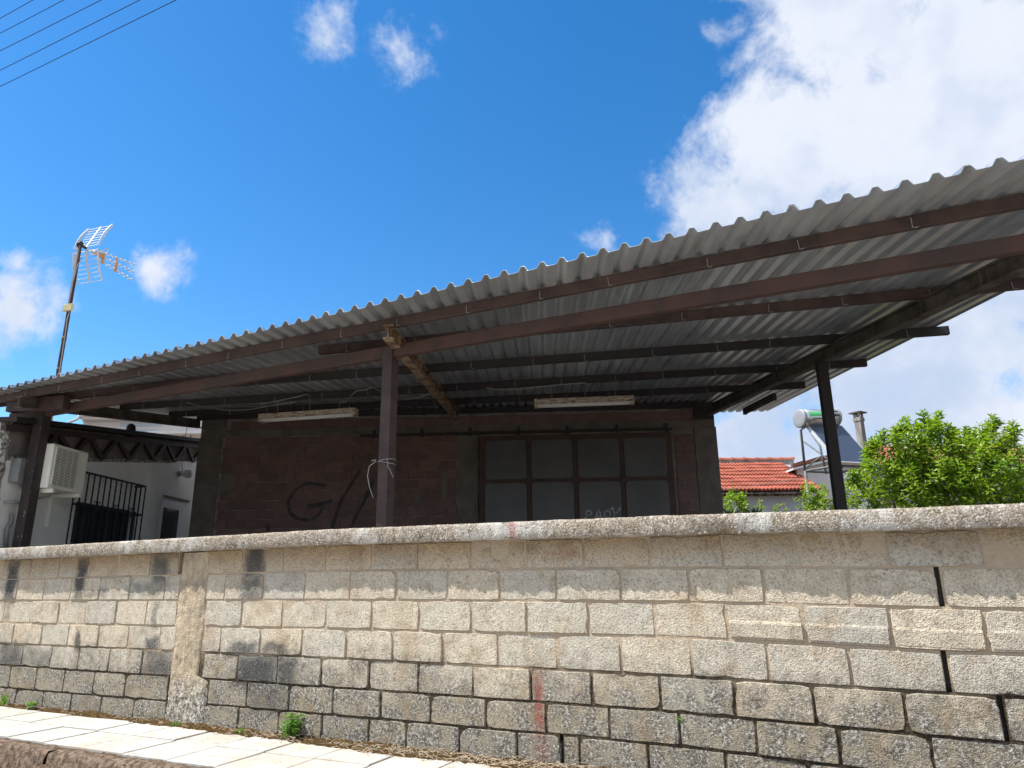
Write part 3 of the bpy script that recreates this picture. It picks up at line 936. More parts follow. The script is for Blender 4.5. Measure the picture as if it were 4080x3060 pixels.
# purlins
def lift(p, dz=-0.045):
    u, v, z = uvz(p)
    return Vec((p.x, p.y, roof_z(u, v) + dz))
def ext(a, b, ta, tb):
    return a + (b - a) * ta, a + (b - a) * tb
PUR = []
def purlin(a, b, w=0.05, h=0.085, mat='steel_brown'):
    a, b = Vec(a), Vec(b)
    o = bevel(MB().bar(a, b, w, h).build('purlin', M[mat], canopy), 0.004, 1)
    PUR.append((a, b, o, w, h))
    return o
purlin(lift(Vec((-9.25, 0.03, 0)), -0.043), lift(Vec((2.0, 0.385, 0)), -0.043))
a, c = on_roof(690, 757, -.045), on_roof(2062, 626, -.045)
purlin(a, lift(a + (c - a) * 1.20))
a, c = on_roof(40, 866, -.045), on_roof(444, 822, -.045)
purlin(lift(a + (c - a) * -0.2), lift(a + (c - a) * 1.5))
a, c = on_roof(589, 817, -.045), on_roof(2049, 714, -.045)
purlin(lift(a + (c - a) * -0.25), c, mat='steel_dark')
a, c = on_roof(261, 879, -.045), on_roof(1872, 784, -.045)
purlin(a, c, mat='steel_dark')
a, c = on_roof(366, 895, -.045), on_roof(1739, 832, -.045)
purlin(a, c, mat='steel_dark')
purlin(W(-5.5, 10.53, ZR - 0.05), W(2.45, 10.53, ZR - 0.05), mat='steel_dark')
# rafters: rolled I-beams
def rafter(a, b, mat, h=0.13, w=0.085, blocks=0):
    m = MB()
    a, b = Vec(a), Vec(b)
    d = (b - a).normalized()
    s = d.cross(Z).normalized()
    n = s.cross(d)
    m.bar(a, b, 0.012, h)
    m.bar(a + n * (h / 2 - .006), b + n * (h / 2 - .006), w, 0.014)
    m.bar(a - n * (h / 2 - .006), b - n * (h / 2 - .006), w, 0.014)
    o = m.build('rafter', mat, canopy)
    for k in range(blocks):
        t = (k + 0.6) / blocks
        p = a + (b - a) * t
        MB().box(p + s * 0.016, d * 0.008, s * 0.026, n * (h / 2 - .014)).box(p - s * 0.016, d * 0.008, s * 0.026, n * (h / 2 - .014)).build('stiffener', mat, o)
    return o
rafter(on_roof(838, 716, -.15), on_roof(988, 900, -.15), M['beam_tan'], 0.12, 0.085, 9)
a, c = on_roof(2212, 562, -.16), on_roof(1532, 887, -.16)
rafter(lift(a + (a - c) * 0.12, -.16), c, M['beam_grey'], 0.14, 0.09, 10)
rafter(on_roof(40, 868, -.15), on_roof(432, 916, -.15), M['beam_grey'], 0.13, 0.09, 6)
# bracket plates at the left post
p = on_roof(70, 872, -.13)
MB().bar(p + Vec((-.25, -.1, -.02)), p + Vec((.45, .12, -.02)), 0.10, 0.15).build('bracket_plate', M['steel_brown'], canopy)
# knee plate at the middle post
MB().bar((pm.x + 0.05, 0.45, 3.16), (pm.x + 0.16, 0.45, 3.21), 0.02, 0.09).build('gusset', M['steel_rust'], canopy)
# roofing sheets, six ribs wide, lapped
PITCH_X = 0.15
def u_at(X):
    return X * U.x + (YE - CAM.y) * U.y
def fan(u0):
    return 0.045 * (u0 + 1.4) / 5.0
def sheet(X0, ribs, k):
    rr = random.Random(100 + k)
    prof = [(-0.50, 0.0), (-0.30, 0.0), (-0.245, 0.003), (-0.105, 0.037), (-0.07, 0.040), (0.07, 0.040), (0.105, 0.037), (0.245, 0.003), (0.30, 0.0)]
    xs = []
    for r in range(ribs + 1):
        for ph, h in prof:
            if r == ribs and ph > 0.26: continue
            if r == 0 and ph < -0.26: continue
            xs.append((X0 + (r + ph) * PITCH_X, h))
    nseg = 9
    vs, fs = [], []
    sag = rr.uniform(-.004, .004)
    over = rr.uniform(-.015, .02)
    for (X, h) in xs:
        u0 = u_at(X)
        a = v_eave(u0)
        for j in range(nseg + 1):
            t = j / nseg
            v = a - over * (1 - t) + (VR + 0.95 - a) * t
            u = u0 - fan(u0) * (v - a)
            z = roof_z(u, v) + h + 0.006 * (k % 2) + sag * math.sin(t * math.pi * 3)
            z += 0.004 * mnoise.noise(Vec((X * 3, v * 1.3, k)))
            vs.append(W(u, v, z))
    n = nseg + 1
    for i in range(len(xs) - 1):
        for j in range(nseg):
            fs.append((i * n + j, (i + 1) * n + j, (i + 1) * n + j + 1, i * n + j + 1))
    o = MB().add(vs, fs).build('roof_sheet', M['sheet'], canopy)
    md = o.modifiers.new('thickness', 'SOLIDIFY')
    md.thickness = 0.003
    md.offset = 1
    return o
X = -0.234 - 0.9 * 10
k = 0
while X < 1.9:
    sheet(X, 6, k)
    X += 0.9
    k += 1
# J-bolts that hold the sheets
b = MB()
b.tube([(0, 0, 0.02), (0, 0, -0.042), (0.004, 0.008, -0.05), (0.012, 0.03, -0.052)], 0.0023, 5)
HOOK = b.mesh('hook_bolt', M['zinc_wire'])
for a, c, o, w, h in PUR[:6]:
    L = (c - a).length
    d = (c - a).normalized()
    s = d.cross(Z).normalized()
    if s.dot(FH) > 0: s = -s
    n = int(L / 0.62)
    for i in range(n):
        p = a + d * (0.62 * (i + 0.5) + rnd(-.06, .06)) + s * (w / 2 + 0.005)
        ang = math.atan2(d.y, d.x) + math.pi * (0.5 if False else 0)
        inst('hook_bolt', HOOK, canopy, Matrix.Translation(p) @ Matrix.Rotation(ang, 4, 'Z') @ Matrix.Rotation(rnd(-.12, .12), 4, 'Y') @ Matrix.Rotation(-1.57, 4, 'Z'))

# ------------------------------------------------------------------ lamps, cables
def lamp(a, b, label, drop, w=1.0, hm='lamp_body', tm='lamp_white'):
    a, b = Vec(a), Vec(b)
    t = thing('fluorescent_lamp', tuple((a + b) / 2), label, 'lamp', 'fluorescent lamps under the canopy')
    d = (b - a).normalized()
    s = d.cross(Z).normalized()
    if s.dot(FH) > 0: s = -s
    n = s.cross(d)
    if n.z < 0: n = -n
    bevel(MB().bar(a, b, 0.10 * w, 0.055 * w).build('housing', M[hm], t), 0.006)
    MB().bar(a - n * 0.033, b - n * 0.033, 0.06 * w, 0.012).build('tray', M[hm], t)
    for q in (a, b):
        sgn = 1 if q is a else -1
        bevel(MB().box(q + d * sgn * 0.018 - n * 0.045, d * 0.018, s * 0.055 * w, n * 0.035).build('end_cap', M[hm], t), 0.006)
    for k in (-1, 1):
        MB().tube([a + d * 0.03 + s * 0.035 * k * w - n * 0.058, b - d * 0.03 + s * 0.035 * k * w - n * 0.058], 0.015, 8).build('tube', M[tm], t, True)
    for f in (0.18, 0.82):
        p = a + (b - a) * f
        MB().tube([p + n * 0.02, p + Vec((0, 0, drop))], 0.003, 5).build('suspension_wire', M['cable'], t)
    return t
lamp(on_roof(562, 900, -.25), on_roof(771, 886, -.25), 'rust-stained twin-tube lamp hanging left of the middle canopy post', 0.2)
lamp(on_roof(1154, 868, -.25), on_roof(1369, 860, -.25), 'rust-stained twin-tube lamp hanging above the sliding door', 0.2)
lamp(on_roof(1608, 884, -.24), on_roof(1673, 851, -.24), 'narrow dark lamp under the far right eave of the canopy, against the clouds', 0.18, 0.5, 'steel_dark', 'beam_grey')
def cable(pts, label, name='cable', r=0.005, mat='cable', cat='cable'):
    # smooth catmull-rom through the points
    P = [Vec(p) for p in pts]
    out = []
    for i in range(len(P) - 1):
        p0, p1, p2, p3 = P[max(i - 1, 0)], P[i], P[i + 1], P[min(i + 2, len(P) - 1)]
        for j in range(8):
            t = j / 8
            out.append(0.5 * ((2 * p1) + (p2 - p0) * t + (2 * p0 - 5 * p1 + 4 * p2 - p3) * t * t + (3 * p1 - p0 - 3 * p2 + p3) * t ** 3))
    out.append(P[-1])
    o = MB().tube(out, r, 5).build(name, M[mat], None, True)
    return tag(o, label, cat)
cable([on_roof(x, y, -.16) for x, y in ((405, 870), (470, 884), (530, 885), (600, 874), (640, 868))], 'white cable sagging below the purlins at the left end of the canopy')
cable([on_roof(x, y, -.16) for x, y in ((560, 873), (600, 866), (640, 858), (668, 855), (668, 893))], 'white cable drooping to the left hanging lamp')
cable([on_roof(x, y, -.16) for x, y in ((732, 872), (748, 866), (768, 846), (790, 842), (806, 838), (845, 858), (880, 862), (915, 855), (945, 846))], 'white cable looping behind the top of the middle post')
cable([on_roof(x, y, -.16) for x, y in ((1050, 838), (1100, 842), (1190, 833), (1250, 828), (1268, 830), (1262, 856))], 'thin white cable running to the lamp above the sliding door')
# wire tied round the middle post
q = pm.x
def ring(z, r, tilt):
    return [(q + math.cos(t) * r * 1.0, 0.45 + math.sin(t) * r, z + tilt * math.cos(t)) for t in [k * math.pi / 6 for k in range(-2, 11)]]
b = MB()
b.tube(ring(2.245, 0.074, 0.012), 0.0035, 5)
b.tube(ring(2.232, 0.075, -0.016), 0.003, 5)
b.tube([(q + .06, 0.37, 2.24), (q + .085, 0.36, 2.2), (q + .07, 0.36, 2.19), (q + .10, .36, 2.16), (q + .135, .36, 2.09)], 0.003, 5)
b.tube([(q - .09, 0.36, 2.245), (q - .05, .37, 2.25)], 0.004, 5)
b.tube([(q - .05, 0.37, 2.24), (q - .11, 0.36, 2.20), (q - .125, 0.36, 2.12), (q - .10, 0.365, 2.02), (q - .066, 0.37, 1.94)], 0.0038, 5)
tag(b.build('wire_tie', M['cable'], None, True), 'grey wire wound round the middle post with loose ends', 'wire')
# ------------------------------------------------------------------ brick store behind the canopy
store = thing('brick_store', tuple(W(-1.5, 11.5, 0)), 'unplastered hollow-brick store with concrete bands under the canopy', 'building')
def SB(b, u0, u1, z0, z1, f, bk):
    """Box on the front of the store: f metres proud of the mortar plane, bk metres behind it."""
    return b.box(W((u0 + u1) / 2, VR - (f - bk) / 2, (z0 + z1) / 2), U * (u1 - u0) / 2, V * (f + bk) / 2, Z * (z1 - z0) / 2)
UL, UR = -5.45, 2.47
SB(MB(), UL, UR, 0.0, 3.80, 0.0, 2.6).build('wall', M['brick_mortar'], store)
SB(MB(), UL + .02, UR - .02, 3.75, 4.0, -0.35, 2.5).build('rib_light_stop', M['store_concrete'], store)  # hidden filler added to stop light leaking in through the sheet ribs
COURSE, BL = 0.1395, 0.29
brick_meshes = []
for i in range(5):
    rr = random.Random(i)
    b = MB()
    w, h, d = 0.1405, 0.0645, 0.012
    j = lambda s: rr.uniform(-s, s)
    f = [(-w + j(.002), h + j(.002)), (w + j(.002), h + j(.002)), (w + j(.002), -h + j(.002)), (-w + j(.002), -h + j(.002))]
    e = 0.004
    vs = [(x, 0.02, z) for x, z in f] + [(x, -d + e, z) for x, z in f] + [(x - math.copysign(e, x), -d + j(.0015), z - math.copysign(e, z)) for x, z in f]
    fs = []
    for k in range(4):
        k2 = (k + 1) % 4
        fs += [(k2, k, 4 + k, 4 + k2), (4 + k2, 4 + k, 8 + k, 8 + k2)]
    fs.append((11, 10, 9, 8))
    brick_meshes.append(b.add(vs, fs).mesh('brick', M['brick']))
RZ = Matrix.Rotation(ANG, 4, 'Z')
def bricks(u0, u1, z0, z1, off):
    k = 0
    z = z0 + COURSE / 2
    while z + COURSE / 2 <= z1 + 0.001:
        x = u0 - (BL / 2 if k % 2 else 0) + off
        while x < u1 - 0.02:
            a, b_ = max(x, u0), min(x + BL, u1)
            if b_ - a > 0.05:
                sc = (b_ - a - 0.009) / 0.281
                mw = Matrix.Translation(W((a + b_) / 2, VR + rnd(-.003, .004), z + rnd(-.002, .002))) @ RZ @ Matrix.Diagonal((sc, 1, 1, 1))
                inst('brick', random.choice(brick_meshes), store, mw)
            x += BL
        z += COURSE
        k += 1
DL, DR = -1.07, 1.80
zc0 = 3.475
bricks(-5.08, -1.42, zc0 - COURSE * 13, zc0 - 0.02 + 0.02, 0.03)
bricks(DR + 0.05, 2.13, zc0 - 0.1 - COURSE * 11, zc0 - 0.1, 0.0)
bricks(-5.08, 2.44, 3.60, 3.60 + COURSE * 1.55, 0.1)
bevel(SB(MB(), UL + .01, UR - .01, 3.485, 3.597, 0.018, 0.0).build('concrete_band', M['store_concrete'], store), 0.004)
for (u0, u1, z1) in ((2.15, UR + 0.012, 3.485), (UL - 0.012, -5.10, 3.485), (-1.40, DL - 0.02, 3.483)):
    bevel(SB(MB(), u0, u1, 0.0, z1, 0.022, 0.0).build('concrete_column', M['store_concrete'], store), 0.006)
bevel(SB(MB(), DR - 0.02, 2.14, 3.378, 3.484, 0.024, 0.0).build('lintel_patch', M['store_concrete'], store), 0.004)
# mortar smears
rr = random.Random(5)
for k, (u, z, w, h) in enumerate(((2.0, 2.83, .10, .10), (1.95, 2.62, .07, .07), (2.08, 2.95, .05, .06), (-4.95, 2.75, .12, .22), (-4.85, 2.45, .06, .10), (-2.0, 2.45, .05, .16), (-1.6, 2.7, .05, .3))):
    vs = [W(u, VR - 0.0185, z)]
    n = 11
    for i in range(n):
        t = i * 2 * math.pi / n
        q_ = rr.uniform(.6, 1.15)
        vs.append(W(u + math.cos(t) * w * q_, VR - 0.0165, z + math.sin(t) * h * q_))
    MB().add(vs, [(0, i + 1, (i + 1) % n + 1) for i in range(n)]).build('mortar_smear', M['store_concrete'], store)

# sliding door with rounded panels
door = thing('sliding_door', tuple(W(0.36, VR - .08, 0)), 'big dark sliding door with rounded grey panels and chalked letters', 'door')
bevel(SB(MB(), DL, DR, 0.03, 3.40, 0.085, -0.03).build('door_frame', M['door_frame'], door), 0.005)
def rounded(u0, u1, z0, z1, r, f, back):
    pts = []
    for cx, cz, s in ((u1 - r, z1 - r, 0), (u0 + r, z1 - r, 1), (u0 + r, z0 + r, 2), (u1 - r, z0 + r, 3)):
        for i in range(6):
            t = (s + i / 5) * math.pi / 2
            pts.append((cx + math.cos(t) * r, cz + math.sin(t) * r))
    n = len(pts)
    cu, cz = (u0 + u1) / 2, (z0 + z1) / 2
    vs = [W(x, VR - back, z) for x, z in pts] + [W(x, VR - f + .003, z) for x, z in pts] + [W(x + (cu - x) * .012, VR - f, z + (cz - z) * .012) for x, z in pts]
    fs = []
    for k in range(n):
        k2 = (k + 1) % n
        fs += [(k2, k, n + k, n + k2), (n + k2, n + k, 2 * n + k, 2 * n + k2)]
    fs.append(tuple(range(3 * n - 1, 2 * n - 1, -1)))
    return MB().add(vs, fs)
for c in range(4):
    for r_ in range(5):
        u0 = -0.985 + 0.69 * c
        z1 = 3.325 - 0.64 * r_
        rounded(u0, u0 + 0.615, z1 - 0.585, z1, 0.055, 0.099, 0.08).build('door_panel', M['door_panel'], door)
    # cover strips between the panels
for c in range(3):
    u0 = -0.985 + 0.69 * c + 0.627
    SB(MB(), u0, u0 + 0.05, 0.05, 3.36, 0.093, -0.084).build('cover_strip', M['door_frame'], door)
# chalked letters on the third panel of the second row
def stroke(b, pts, w, plane, out):
    """Flat painted stroke through picture marks, on a plane of the store."""
    P = [on_store(x, y, plane) for x, y in pts]
    Q = []
    for i in range(len(P) - 1):
        p0, p1, p2, p3 = P[max(i - 1, 0)], P[i], P[i + 1], P[min(i + 2, len(P) - 1)]
        for j in range(6):
            t = j / 6
            Q.append(0.5 * ((2 * p1) + (p2 - p0) * t + (2 * p0 - 5 * p1 + 4 * p2 - p3) * t * t + (3 * p1 - p0 - 3 * p2 + p3) * t ** 3))
    Q.append(P[-1])
    vs = []
    for i, p in enumerate(Q):
        d = (Q[min(i + 1, len(Q) - 1)] - Q[max(i - 1, 0)]).normalized()
        s = d.cross(V)
        ww = w * (0.75 + 0.5 * mnoise.noise(p * 9)) / 2
        vs += [p + s * ww - V * out, p - s * ww - V * out]
    b.add(vs, [(2 * i, 2 * i + 1, 2 * i + 3, 2 * i + 2) for i in range(len(Q) - 1)])
def R4(x, y): return (2320 + .1718 * x) * .54216, (1950 + .1718 * y) * .54216
ch = VR - 0.0995
for pts in ([(75, 690), (90, 590), (95, 500)], [(95, 505), (150, 490), (205, 520), (215, 565), (170, 600), (110, 612)],
            [(315, 670), (340, 580), (365, 490), (385, 470), (410, 540), (430, 670)], [(335, 640), (420, 635)],
            [(575, 490), (525, 530), (515, 590), (545, 645), (600, 655), (645, 620), (655, 560), (625, 505), (575, 490)],
            [(690, 390), (725, 480), (742, 560)], [(630, 455), (700, 450)], [(880, 425), (810, 520), (745, 600), (735, 650)]):
    b = MB()
    stroke(b, [R4(*p) for p in pts], 0.028, ch, 0.001)
    b.build('chalk_letter', M['chalk'], door)
# top rail with brackets
rail = thing('door_rail', tuple(W(-0.25, VR - .05, 3.45)), 'thin steel rail with brackets above the sliding door', 'rail')
SB(MB(), -2.9, 1.82, 3.435, 3.465, 0.10, -0.055).build('rail', M['steel_dark'], rail)
for k in range(7):
    u = 1.74 - 0.74 * k
    SB(MB(), u - .018, u + .018, 3.42, 3.545, 0.060, -0.023).build('bracket', M['steel_dark'], rail)
# sprayed letter and strokes on the bricks
def R1(x, y): return (780 + .3526 * x) * .54216, (1600 + .3526 * y) * .54216
sp = VR - 0.016
for pts, w in (([(1470, 955), (1380, 935), (1250, 930), (1130, 1000), (1060, 1100), (1050, 1200), (1090, 1280), (1180, 1330), (1300, 1335), (1390, 1275), (1440, 1190)], 0.055),
               ([(1260, 1185), (1400, 1165), (1540, 1120)], 0.07), ([(1860, 780), (1740, 960), (1640, 1130), (1590, 1270), (1530, 1450)], 0.065),
               ([(2010, 880), (1900, 1130), (1830, 1260), (1740, 1450)], 0.06), ([(800, 1380), (830, 1460)], 0.07)):
    b = MB()
    stroke(b, [R1(*p) for p in pts], w, sp, 0.002)
    b.build('spray_stroke', M['spray'], store)
# dark cavity and block at the rafter seat
SB(MB(), -5.44, -5.06, 3.62, 3.80, 0.03, -0.005).build('rafter_pad', M['store_concrete'], store)
SB(MB(), 2.16, 2.46, 3.60, 3.80, 0.05, -0.02).build('rafter_pad', M['steel_dark'], store)
# ------------------------------------------------------------------ neighbour's house at the left end
US = -6.2
def c1(x, y): return 0.2615 * x, 759.0 + 0.2615 * y          # marks read on an enlarged part of the photograph
def LS(x, y, out=0.0): return on_side(*c1(x, y), US + out)
def vz(p):
    _, v, z = uvz(p)
    return v, z
def SW(v, z, out=0.0): return W(US + out, v, z)
house = thing('side_house', tuple(SW(9.5, 0)), 'grey plastered house with a steel lattice girder under its roof edge', 'building')
V0, V1 = 7.62, 13.0
vt0, zt0 = vz(LS(108, 560)); vt1, zt1 = vz(LS(1640, 735))
slope_t = (zt1 - zt0) / (vt1 - vt0)
def ztop(v): return zt0 + slope_t * (v - vt0)
vb0, zb0 = vz(LS(740, 893)); vb1, zb1 = vz(LS(1650, 912))
slope_b = (zb1 - zb0) / (vb1 - vb0)
def zbot(v): return zb0 + slope_b * (v - vb0)
def sprism(poly, o0, o1):
    """Prism from (v, z) outline between two offsets from the house wall."""
    n = len(poly)
    vs = [SW(v, z, o0) for v, z in poly] + [SW(v, z, o1) for v, z in poly]
    fs = [tuple(range(n)), tuple(range(2 * n - 1, n - 1, -1))] + [(k, (k + 1) % n, n + (k + 1) % n, n + k) for k in range(n)]
    return MB().add(vs, fs)
sprism([(V0, 0), (V1, 0), (V1, zbot(V1)), (V0, zbot(V0))], 0.0, -0.25).build('wall', M['plaster_grey'], house)
sprism([(V0, zbot(V0)), (V1, zbot(V1)), (V1, ztop(V1)), (V0, ztop(V0))], -0.05, -0.25).build('gable_band', M['plaster_dark'], house)
# ragged edge where render stops below the girder
b = MB()
rr = random.Random(8)
n = 46
vs = []
for i in range(n + 1):
    v = V0 + (11.2 - V0) * i / n
    z = zbot(v)
    vs += [SW(v, z - 0.03, 0.004), SW(v, z + rr.uniform(0.0, 0.03), 0.012), SW(v, z + 0.02, -0.05)]
b.add(vs, [(i * 3 + k, i * 3 + k + 1, i * 3 + k + 4, i * 3 + k + 3) for i in range(n) for k in (0, 1)])
b.build('render_edge', M['flake'], house)
girder = None
a, c = SW(V0 - .1, ztop(V0 - .1) - 0.11, 0.03), SW(12.4, ztop(12.4) - 0.11, 0.03)
MB().bar(a, c, 0.06, 0.065).build('girder_chord', M['steel_brown'], house)
a, c = SW(V0 - .1, ztop(V0 - .1) - 0.015, 0.06), SW(12.4, ztop(12.4) - 0.015, 0.06)
MB().bar(a, c, 0.22, 0.055).build('roof_edge', M['steel_dark'], house)
tops = [(205, 640), (470, 672), (738, 695), (968, 718), (1182, 742), (1372, 756), (1538, 772), (1680, 790)]
bots = [(350, 820), (600, 860), (838, 885), (1063, 888), (1270, 893), (1440, 906), (1592, 908)]
for i, bt in enumerate(bots):
    for tp in (tops[i], tops[i + 1]):
        MB().bar(LS(*tp, 0.02), LS(*bt, 0.02), 0.05, 0.055).build('girder_diagonal', M['steel_brown'], house)
# little cowl on the roof edge
p = LS(1082, 640, 0.0)
b = MB()
b.tube([p + Vec((0, 0, -.12)), p, p + Vec((0, 0, .05)), p + Vec((0, 0, .075))], [0.07, 0.066, 0.055, 0.025], 10)
b.build('vent_cowl', M['steel_dark'], house, True)
# end face towards the street: peeling whitewash, flaking edge
e0 = W(US, V0, 0); e1 = W(US - 1.6, V0 - 0.25, 0)
b = MB()
n, m_ = 22, 40
dd = (e1 - e0)
nn = Vec((dd.y, -dd.x, 0)).normalized()
for i in range(n + 1):
    for j in range(m_ + 1):
        p = e0 + dd * (i / n)
        z = 3.15 * j / m_
        w = 0.02 * mnoise.noise(Vec((i * .9, j * .7, 3))) + 0.012 * mnoise.noise(Vec((i * 2.1, j * 1.9, 8)))
        b.v.append(tuple(p - nn * (0.02 + w) + Vec((0, 0, z))))
b.f += [(i * (m_ + 1) + j, (i + 1) * (m_ + 1) + j, (i + 1) * (m_ + 1) + j + 1, i * (m_ + 1) + j + 1) for i in range(n) for j in range(m_)]
b.build('end_wall', M['plaster_peel'], house, True)
b = MB()
rr = random.Random(12)
n = 60
for i in range(n + 1):
    z = 3.1 * i / n
    for k, (du, dv) in enumerate(((0.012, 0.05), (0.03, 0.0), (0.012, -0.05), (-0.05, -0.05))):
        b.v.append(tuple(W(US + du + rr.uniform(-.014, .014), V0 + dv + rr.uniform(-.012, .012), z)))
b.f += [(i * 4 + k, i * 4 + k + 1, i * 4 + k + 5, i * 4 + k + 4) for i in range(n) for k in range(3)]
b.build('corner_edge', M['flake'], house)
# meter box, downpipe and a small bracket beside the post
def sbox(x0, y0, x1, y1, o0, o1, name, mat, par=None, bv=0.006):
    va, za = vz(LS(x0, y0, (o0 + o1) / 2)); vb_, zb_ = vz(LS(x1, y1, (o0 + o1) / 2))
    ob = MB().box(SW((va + vb_) / 2, (za + zb_) / 2, (o0 + o1) / 2), U * abs(o1 - o0) / 2, V * abs(vb_ - va) / 2, Z * abs(za - zb_) / 2).build(name, mat, par or house)
    return bevel(ob, bv) if bv else ob
sbox(135, 880, 205, 1100, 0.0, 0.12, 'meter_box', M['meter'])
sbox(112, 1235, 200, 1265, 0.0, 0.03, 'sill_strip', M['flake'])
b = MB()
b.tube([LS(95, 1340, .05), LS(100, 1400, .05), LS(60, 1460, .05), LS(50, 1620, .05)], 0.02, 7)
b.build('pipe', M['meter'], house, True)
# tall window with dark shutters, and a bulging iron grille
win = sbox(625, 1240, 1072, 1640, -0.04, 0.012, 'window', M['shutter'])
for k in range(7):
    x = 640 + k * 62
    va, za = vz(LS(x, 1250 + k * 10)); _, zb_ = vz(LS(x, 1640))
    MB().box(SW(va, (za + zb_) / 2 - .03, 0.02), U * 0.012, V * 0.03, Z * (za - zb_) / 2).build('shutter_fold', M['shutter'], win)
va, za = vz(LS(1072, 1310)); _, zb_ = vz(LS(1072, 1640))
MB().box(SW(va, (za + zb_) / 2, 0.03), U * 0.02, V * 0.012, Z * (za - zb_) / 2).build('window_frame', M['white_pvc'], win)
gr = thing('window_grille', tuple(LS(950, 1300, 0.15)), 'black wrought-iron window grille with scrolls on the grey house', 'grille')
GO = 0.17
gv0, gz0 = vz(LS(640, 985, GO)); gv1, gz1 = vz(LS(1205, 1115, GO))
gb = min(gz0, gz1) - 1.6
gt = (gz0 + gz1) / 2
for zz in (gt, gt - 0.42):
    MB().bar(SW(gv0, zz, GO), SW(gv1, zz, GO), 0.012, 0.026).build('rail', M['iron'], gr)
    MB().bar(SW(gv1, zz, GO), SW(gv1, zz, 0), 0.012, 0.026).build('rail', M['iron'], gr)
nb = 13
for i in range(nb + 1):
    v = gv0 + (gv1 - gv0) * i / nb
    MB().bar(SW(v, gb, GO), SW(v, gt, GO), 0.014, 0.014).build('bar', M['iron'], gr)
for o_ in (0.03, 0.10):
    MB().bar(SW(gv1, gb, o_), SW(gv1, gt, o_), 0.014, 0.014).build('bar', M['iron'], gr)
def scroll(v, z, dirn_):
    pts = []
    for k in range(9):
        t = k / 8 * 4.2
        r = 0.032 * (1 - k / 12)
        pts.append(SW(v + math.cos(t) * r * dirn_ + 0.03 * dirn_, z + math.sin(t) * r, GO + 0.012))
    return pts
for i in range(3):
    v = gv0 + (gv1 - gv0) * (0.30 + 0.26 * i)
    b = MB()
    for sg in (-1, 1):
        for zz in (0.05, -0.05):
            b.tube(scroll(v, gt - 0.42 + zz, sg), 0.007, 5)
    b.build('scroll', M['iron'], gr, True)
# small white window
w2 = sbox(1335, 1225, 1482, 1640, -0.02, 0.03, 'window', M['white_pvc'])
sbox(1352, 1288, 1440, 1640, 0.02, 0.034, 'pane', M['glass_dark'], w2, 0)
va, za = vz(LS(1350, 1195)); vb_, zb_ = vz(LS(1555, 1225))
MB().bar(SW(va, za, 0.01), SW(vb_, za, 0.01), 0.04, 0.035).build('lintel', M['plaster_dark'], house)
# wall lamp with its wire
p = LS(1505, 1010, 0.06)
wl = thing('wall_lamp', tuple(p), 'round dusty wall lamp with a hanging wire on the grey house', 'lamp')
b = MB()
b.tube([p - U * .06, p - U * .02], 0.045, 10)
b.build('base', M['lamp_body'], wl, True)
b = MB()
b.tube([p + U * 0.0 + V * -.0, p + U * .05 + V * .03, p + U * .10 + V * .06, p + U * .13 + V * .08], [0.035, 0.07, 0.075, 0.04], 12)
b.build('shade', M['plaster_grey'], wl, True)
MB().tube([p + Vec((0, 0, .04)), LS(1500, 900, .05), LS(1520, 760, .08), LS(1548, 610, .12)], 0.005, 5).build('wire', M['wire_black'], wl)

# ------------------------------------------------------------------ air conditioner on the side house
AO = 0.36
av0, az0 = vz(LS(448, 768, AO)); av1, az1 = vz(LS(740, 828, AO))
_, azb = vz(LS(390, 1120, AO)); _, azb2 = vz(LS(705, 1192, AO))
atop, abot = (az0 + az1) / 2, (azb + azb2) / 2
ac = thing('air_conditioner', tuple(SW((av0 + av1) / 2, abot, 0.28)), 'yellowed white air-conditioner outdoor unit on wall brackets', 'air conditioner')
bevel(MB().box(SW((av0 + av1) / 2, (atop + abot) / 2, AO - 0.11), U * 0.11, V * (av1 - av0) / 2, Z * (atop - abot) / 2).build('casing', M['ac_white'], ac), 0.02, 3)
L, H = av1 - av0, atop - abot
ga, gb_ = av0 + L * 0.07, av0 + L * 0.70
MB().box(SW((ga + gb_) / 2, (atop + abot) / 2, AO + 0.0015), U * 0.002, V * (gb_ - ga) / 2, Z * H * 0.42).build('grille_back', M['ac_dark'], ac)
b = MB()
ns = 26
for i in range(ns):
    z = abot + H * (0.09 + 0.82 * i / (ns - 1))
    b.bar(SW(ga, z, AO + 0.012), SW(gb_, z, AO + 0.012), 0.010, 0.0085)
for i in range(5):
    v = ga + (gb_ - ga) * i / 4
    b.bar(SW(v, abot + H * .08, AO + 0.006), SW(v, abot + H * .92, AO + 0.006), 0.006, 0.006)
b.build('grille', M['ac_white'], ac)
MB().box(SW(gb_ + L * .15, atop - H * .09, AO + 0.004), U * 0.005, V * L * 0.12, Z * 0.007).build('handle', M['ac_white'], ac)
for v in (av0 + L * 0.12, av0 + L * 0.86):
    b = MB()
    b.bar(SW(v, abot - 0.025, 0.0), SW(v, abot - 0.025, AO + 0.03), 0.04, 0.045)
    b.bar(SW(v, abot - 0.40, 0.012), SW(v, abot - 0.01, 0.012), 0.04, 0.02)
    b.build('bracket', M['ac_white'], ac)
b = MB()
for i in range(5):
    z = abot + H * (0.28 + 0.13 * i)
    b.bar(SW(av0 - .012, z, 0.10), SW(av0 - .012, z, AO - 0.16), 0.02, 0.008)
b.build('side_vent', M['ac_white'], ac)
b = MB()
p = SW(av0 + L * .35, abot - 0.01, 0.25)
b.tube([p, p + Vec((0, 0, -.06)), SW(av0 + L * .25, abot - .1, .14), SW(av0 - .02, abot - .17, .05), SW(av0 - .2, abot - .18, .04)], 0.016, 7)
b.build('drain_hose', M['cable'], ac, True)

